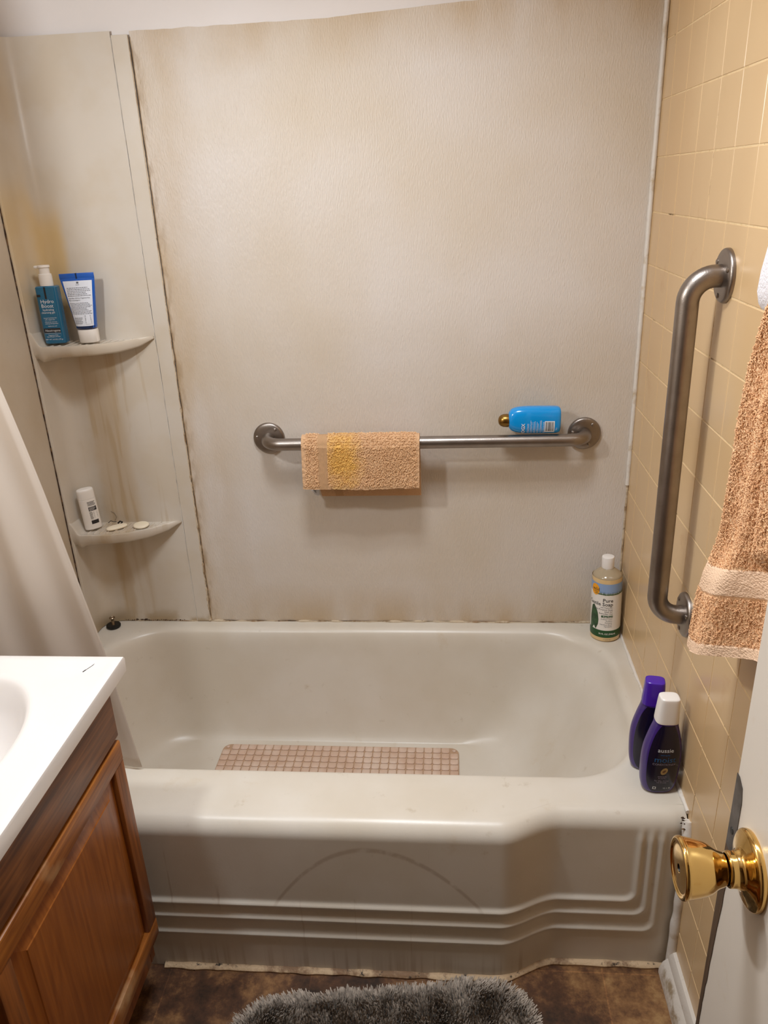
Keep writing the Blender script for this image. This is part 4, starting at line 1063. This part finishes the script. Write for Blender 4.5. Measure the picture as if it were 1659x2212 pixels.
for j in range(nv):
    for i in (0, nu): a = j*n+i; fs.append((a, a+n, a+n+Bk, a+Bk)); ms.append(k0)
q.v, q.f, q.m = vs, fs, ms; q.build('terry_sheet', tw, angle=80)
def loops(name, parent, m, pts, ln, w, seed):
    # terry loops: short bent tufts standing off the cloth; pts = (position, normal)
    q = MB(); rnd = random.Random(seed); vs = []; fs = []
    for p, nrm in pts:
        p = Vector(p); nrm = Vector(nrm).normalized(); a = Vector((rnd.gauss(0, 1), rnd.gauss(0, 1), rnd.gauss(0, 1)-.5)); a = (a-nrm*a.dot(nrm)).normalized()
        c = nrm.cross(a); l = ln*rnd.uniform(.7, 1.3); ww = w*rnd.uniform(.8, 1.2)
        cur = [p-nrm*w, p+nrm*l*.42+a*l*.15, p+nrm*l*.42+a*l*.75, p-nrm*w*.2+a*l*1.0]
        i = len(vs)
        for k_, cc in enumerate(cur):
            vs += [cc+c*ww, cc-c*ww, cc+nrm*ww*(1 if k_ in (1, 2) else .6)]
        for k_ in range(3):
            for e in range(3): fs.append((i+3*k_+e, i+3*k_+(e+1) % 3, i+3*k_+3+(e+1) % 3, i+3*k_+3+e))
    q.add(vs, fs, m); o = q.build(name, parent, smooth=False); o['kind'] = 'stuff'; return o
V_ = vs; rnd = random.Random(77); P_ = []
for k in range(34000):
    j = rnd.randrange(1, nv-1); i = rnd.randrange(0, nu-1) if rnd.random() > .12 else rnd.randrange(0, 14); t = j/nv
    if abs(t-.745) < .048 or t > .958 or i > 118: continue
    a = Vector(V_[j*n+i]); b_ = Vector(V_[j*n+i+1]); c = Vector(V_[(j+1)*n+i]); nn = (c-a).cross(b_-a)
    if nn.x > 0: nn = -nn
    P_.append((a.lerp(b_, rnd.random())+(c-a)*rnd.random(), nn))
loops('terry_loops', tw, M_towel, P_, .0034, .00055, 3)
q = MB(); q.loft([(0, .016, .026, 2.5, 0, -.848), (.006, .020, .033, 2.5, 0, -.850), (.02, .023, .040, 2.5, 0, -.852), (.045, .024, .046, 2.5, 0, -.862), (.12, .024, .048, 2.5, 0, -.892), (.25, .022, .045, 2.5, 0, -.93), (.262, .018, .04, 2.5, 0, -.93)], M_towelwhite, 40, Matrix.Translation((-.038, -.002, 1.329)))
tag(q.build('white_towel'), 'white towel edge hanging above the peach towel at the photo border', 'towel')
q = MB(); q.tube([(.001, -.87, 1.63), (-.045, -.87, 1.635), (-.052, -1.0, 1.635), (-.052, -1.2, 1.635), (-.045, -1.25, 1.635), (.001, -1.25, 1.63)], .007, M_steel, 16); tag(q.build('towel_bar'), 'short steel towel bar on the tiled wall above the towels', 'towel bar')

rnd = random.Random(31)
M_clothloop = terry_patch(mat('tan_terry_loops', L(240, 200, 156), .9, var=(30, L(228, 184, 138), .8)))
loops('terry_loops', wc, M_clothloop, [(Vector(p)+Vector((rnd.uniform(-.001, .001), 0, rnd.uniform(-.001, .001))), nn) for p, nn in cloth_pts if rnd.random() < (.62 if nn[0] == 0 and nn[2] == .15 else 1.0) and p[2] > .815], .0044, .00072, 5)

# ------------------------------------------------------------------ door with brass knob
DX = -.190; DY = -1.300
q = MB(); q.box((DX, -2.005, .012), (DX+.035, DY, 2.03), M_doorpaint, .0025); dd = structure(q.build('door_1', angle=30))
q = MB(); M_edge = mat('bare_door_edge', L(66, 48, 34), .6, bump=('noise', 90, .5, (1, 1, .2)), var=(30, L(96, 74, 52), .8, (1, 1, .15))); M_latch = mat('grey_latch_metal', L(104, 100, 100), .4, .8, var=(60, L(70, 64, 60), .9))
pts = []; z = 1.003; prof = []
rnd = random.Random(12)
while z > .02:
    w = interp([(.02, .006), (.5, .007), (.72, .007), (.81, .0110), (.86, .0135), (.90, .016), (.935, .0185), (.985, .0185), (.998, .015), (1.003, .006)], z)+.0012*noise.noise(Vector((z*60, 1, 0)))+.003*max(0, noise.noise(Vector((z*18, 5, 0))))
    prof.append((w, z)); z -= .005 if z > .6 else .02
vs = []; fs = []; ms = []
for w, z in prof: vs += [(DX-.0006, DY-.0008, z), (DX-.0006, DY-w, z)]
kk = q.mi(M_edge); kl = q.mi(M_latch)
for i in range(len(prof)-1): fs.append((2*i, 2*i+2, 2*i+3, 2*i+1)); ms.append(kl if prof[i][1] > .925 else kk)
q.v, q.f, q.m = vs, fs, ms
q.lathe([(.0035, -.0004), (.0034, .0002), (.0001, .0002)], M_black, 16, Matrix.Translation((DX-.0008, DY-.009, .945)) @ Matrix.Rotation(-PI/2, 4, 'Y'))
o = q.build('edge_strip', dd, smooth=False); o['label'] = 'dark worn strip down the edge'; s3 = o.modifiers.new('thickness', 'SOLIDIFY'); s3.thickness = .0005
kn = bpy.data.objects.new('door_knob', None); COL.objects.link(kn); kn.location = (DX, -1.3575, .950); kn.parent = dd; kn.empty_display_size = .02; kn['label'] = 'polished brass knob with its round rose'
KR = Matrix.Rotation(-PI/2, 4, 'Y')
q = MB(); q.lathe(spline([(.0325, 0), (.0330, .002), (.0325, .0045), (.0300, .0062), (.024, .0080), (.0175, .0105), (.0150, .0145), (.0148, .0200), (.0130, .0215)], 5), M_brass, 72, KR); q.build('rose', kn, angle=60)
q = MB(); q.lathe(spline([(.0115, .0200), (.0120, .0225), (.0135, .0240), (.0160, .0300), (.0205, .0370), (.0232, .0460), (.0250, .0550), (.0258, .0570), (.0255, .0592), (.0240, .0605), (.0218, .0600), (.0195, .0592), (.012, .0597), (.0050, .0600), (.0034, .0598)], 5), M_brass, 72, KR)
q.build('knob', kn, angle=60)
q = MB(); q.lathe([(.0034, .0597), (.0030, .0575), (.0001, .0575)], M_black, 20, KR); q.build('key_hole', kn)
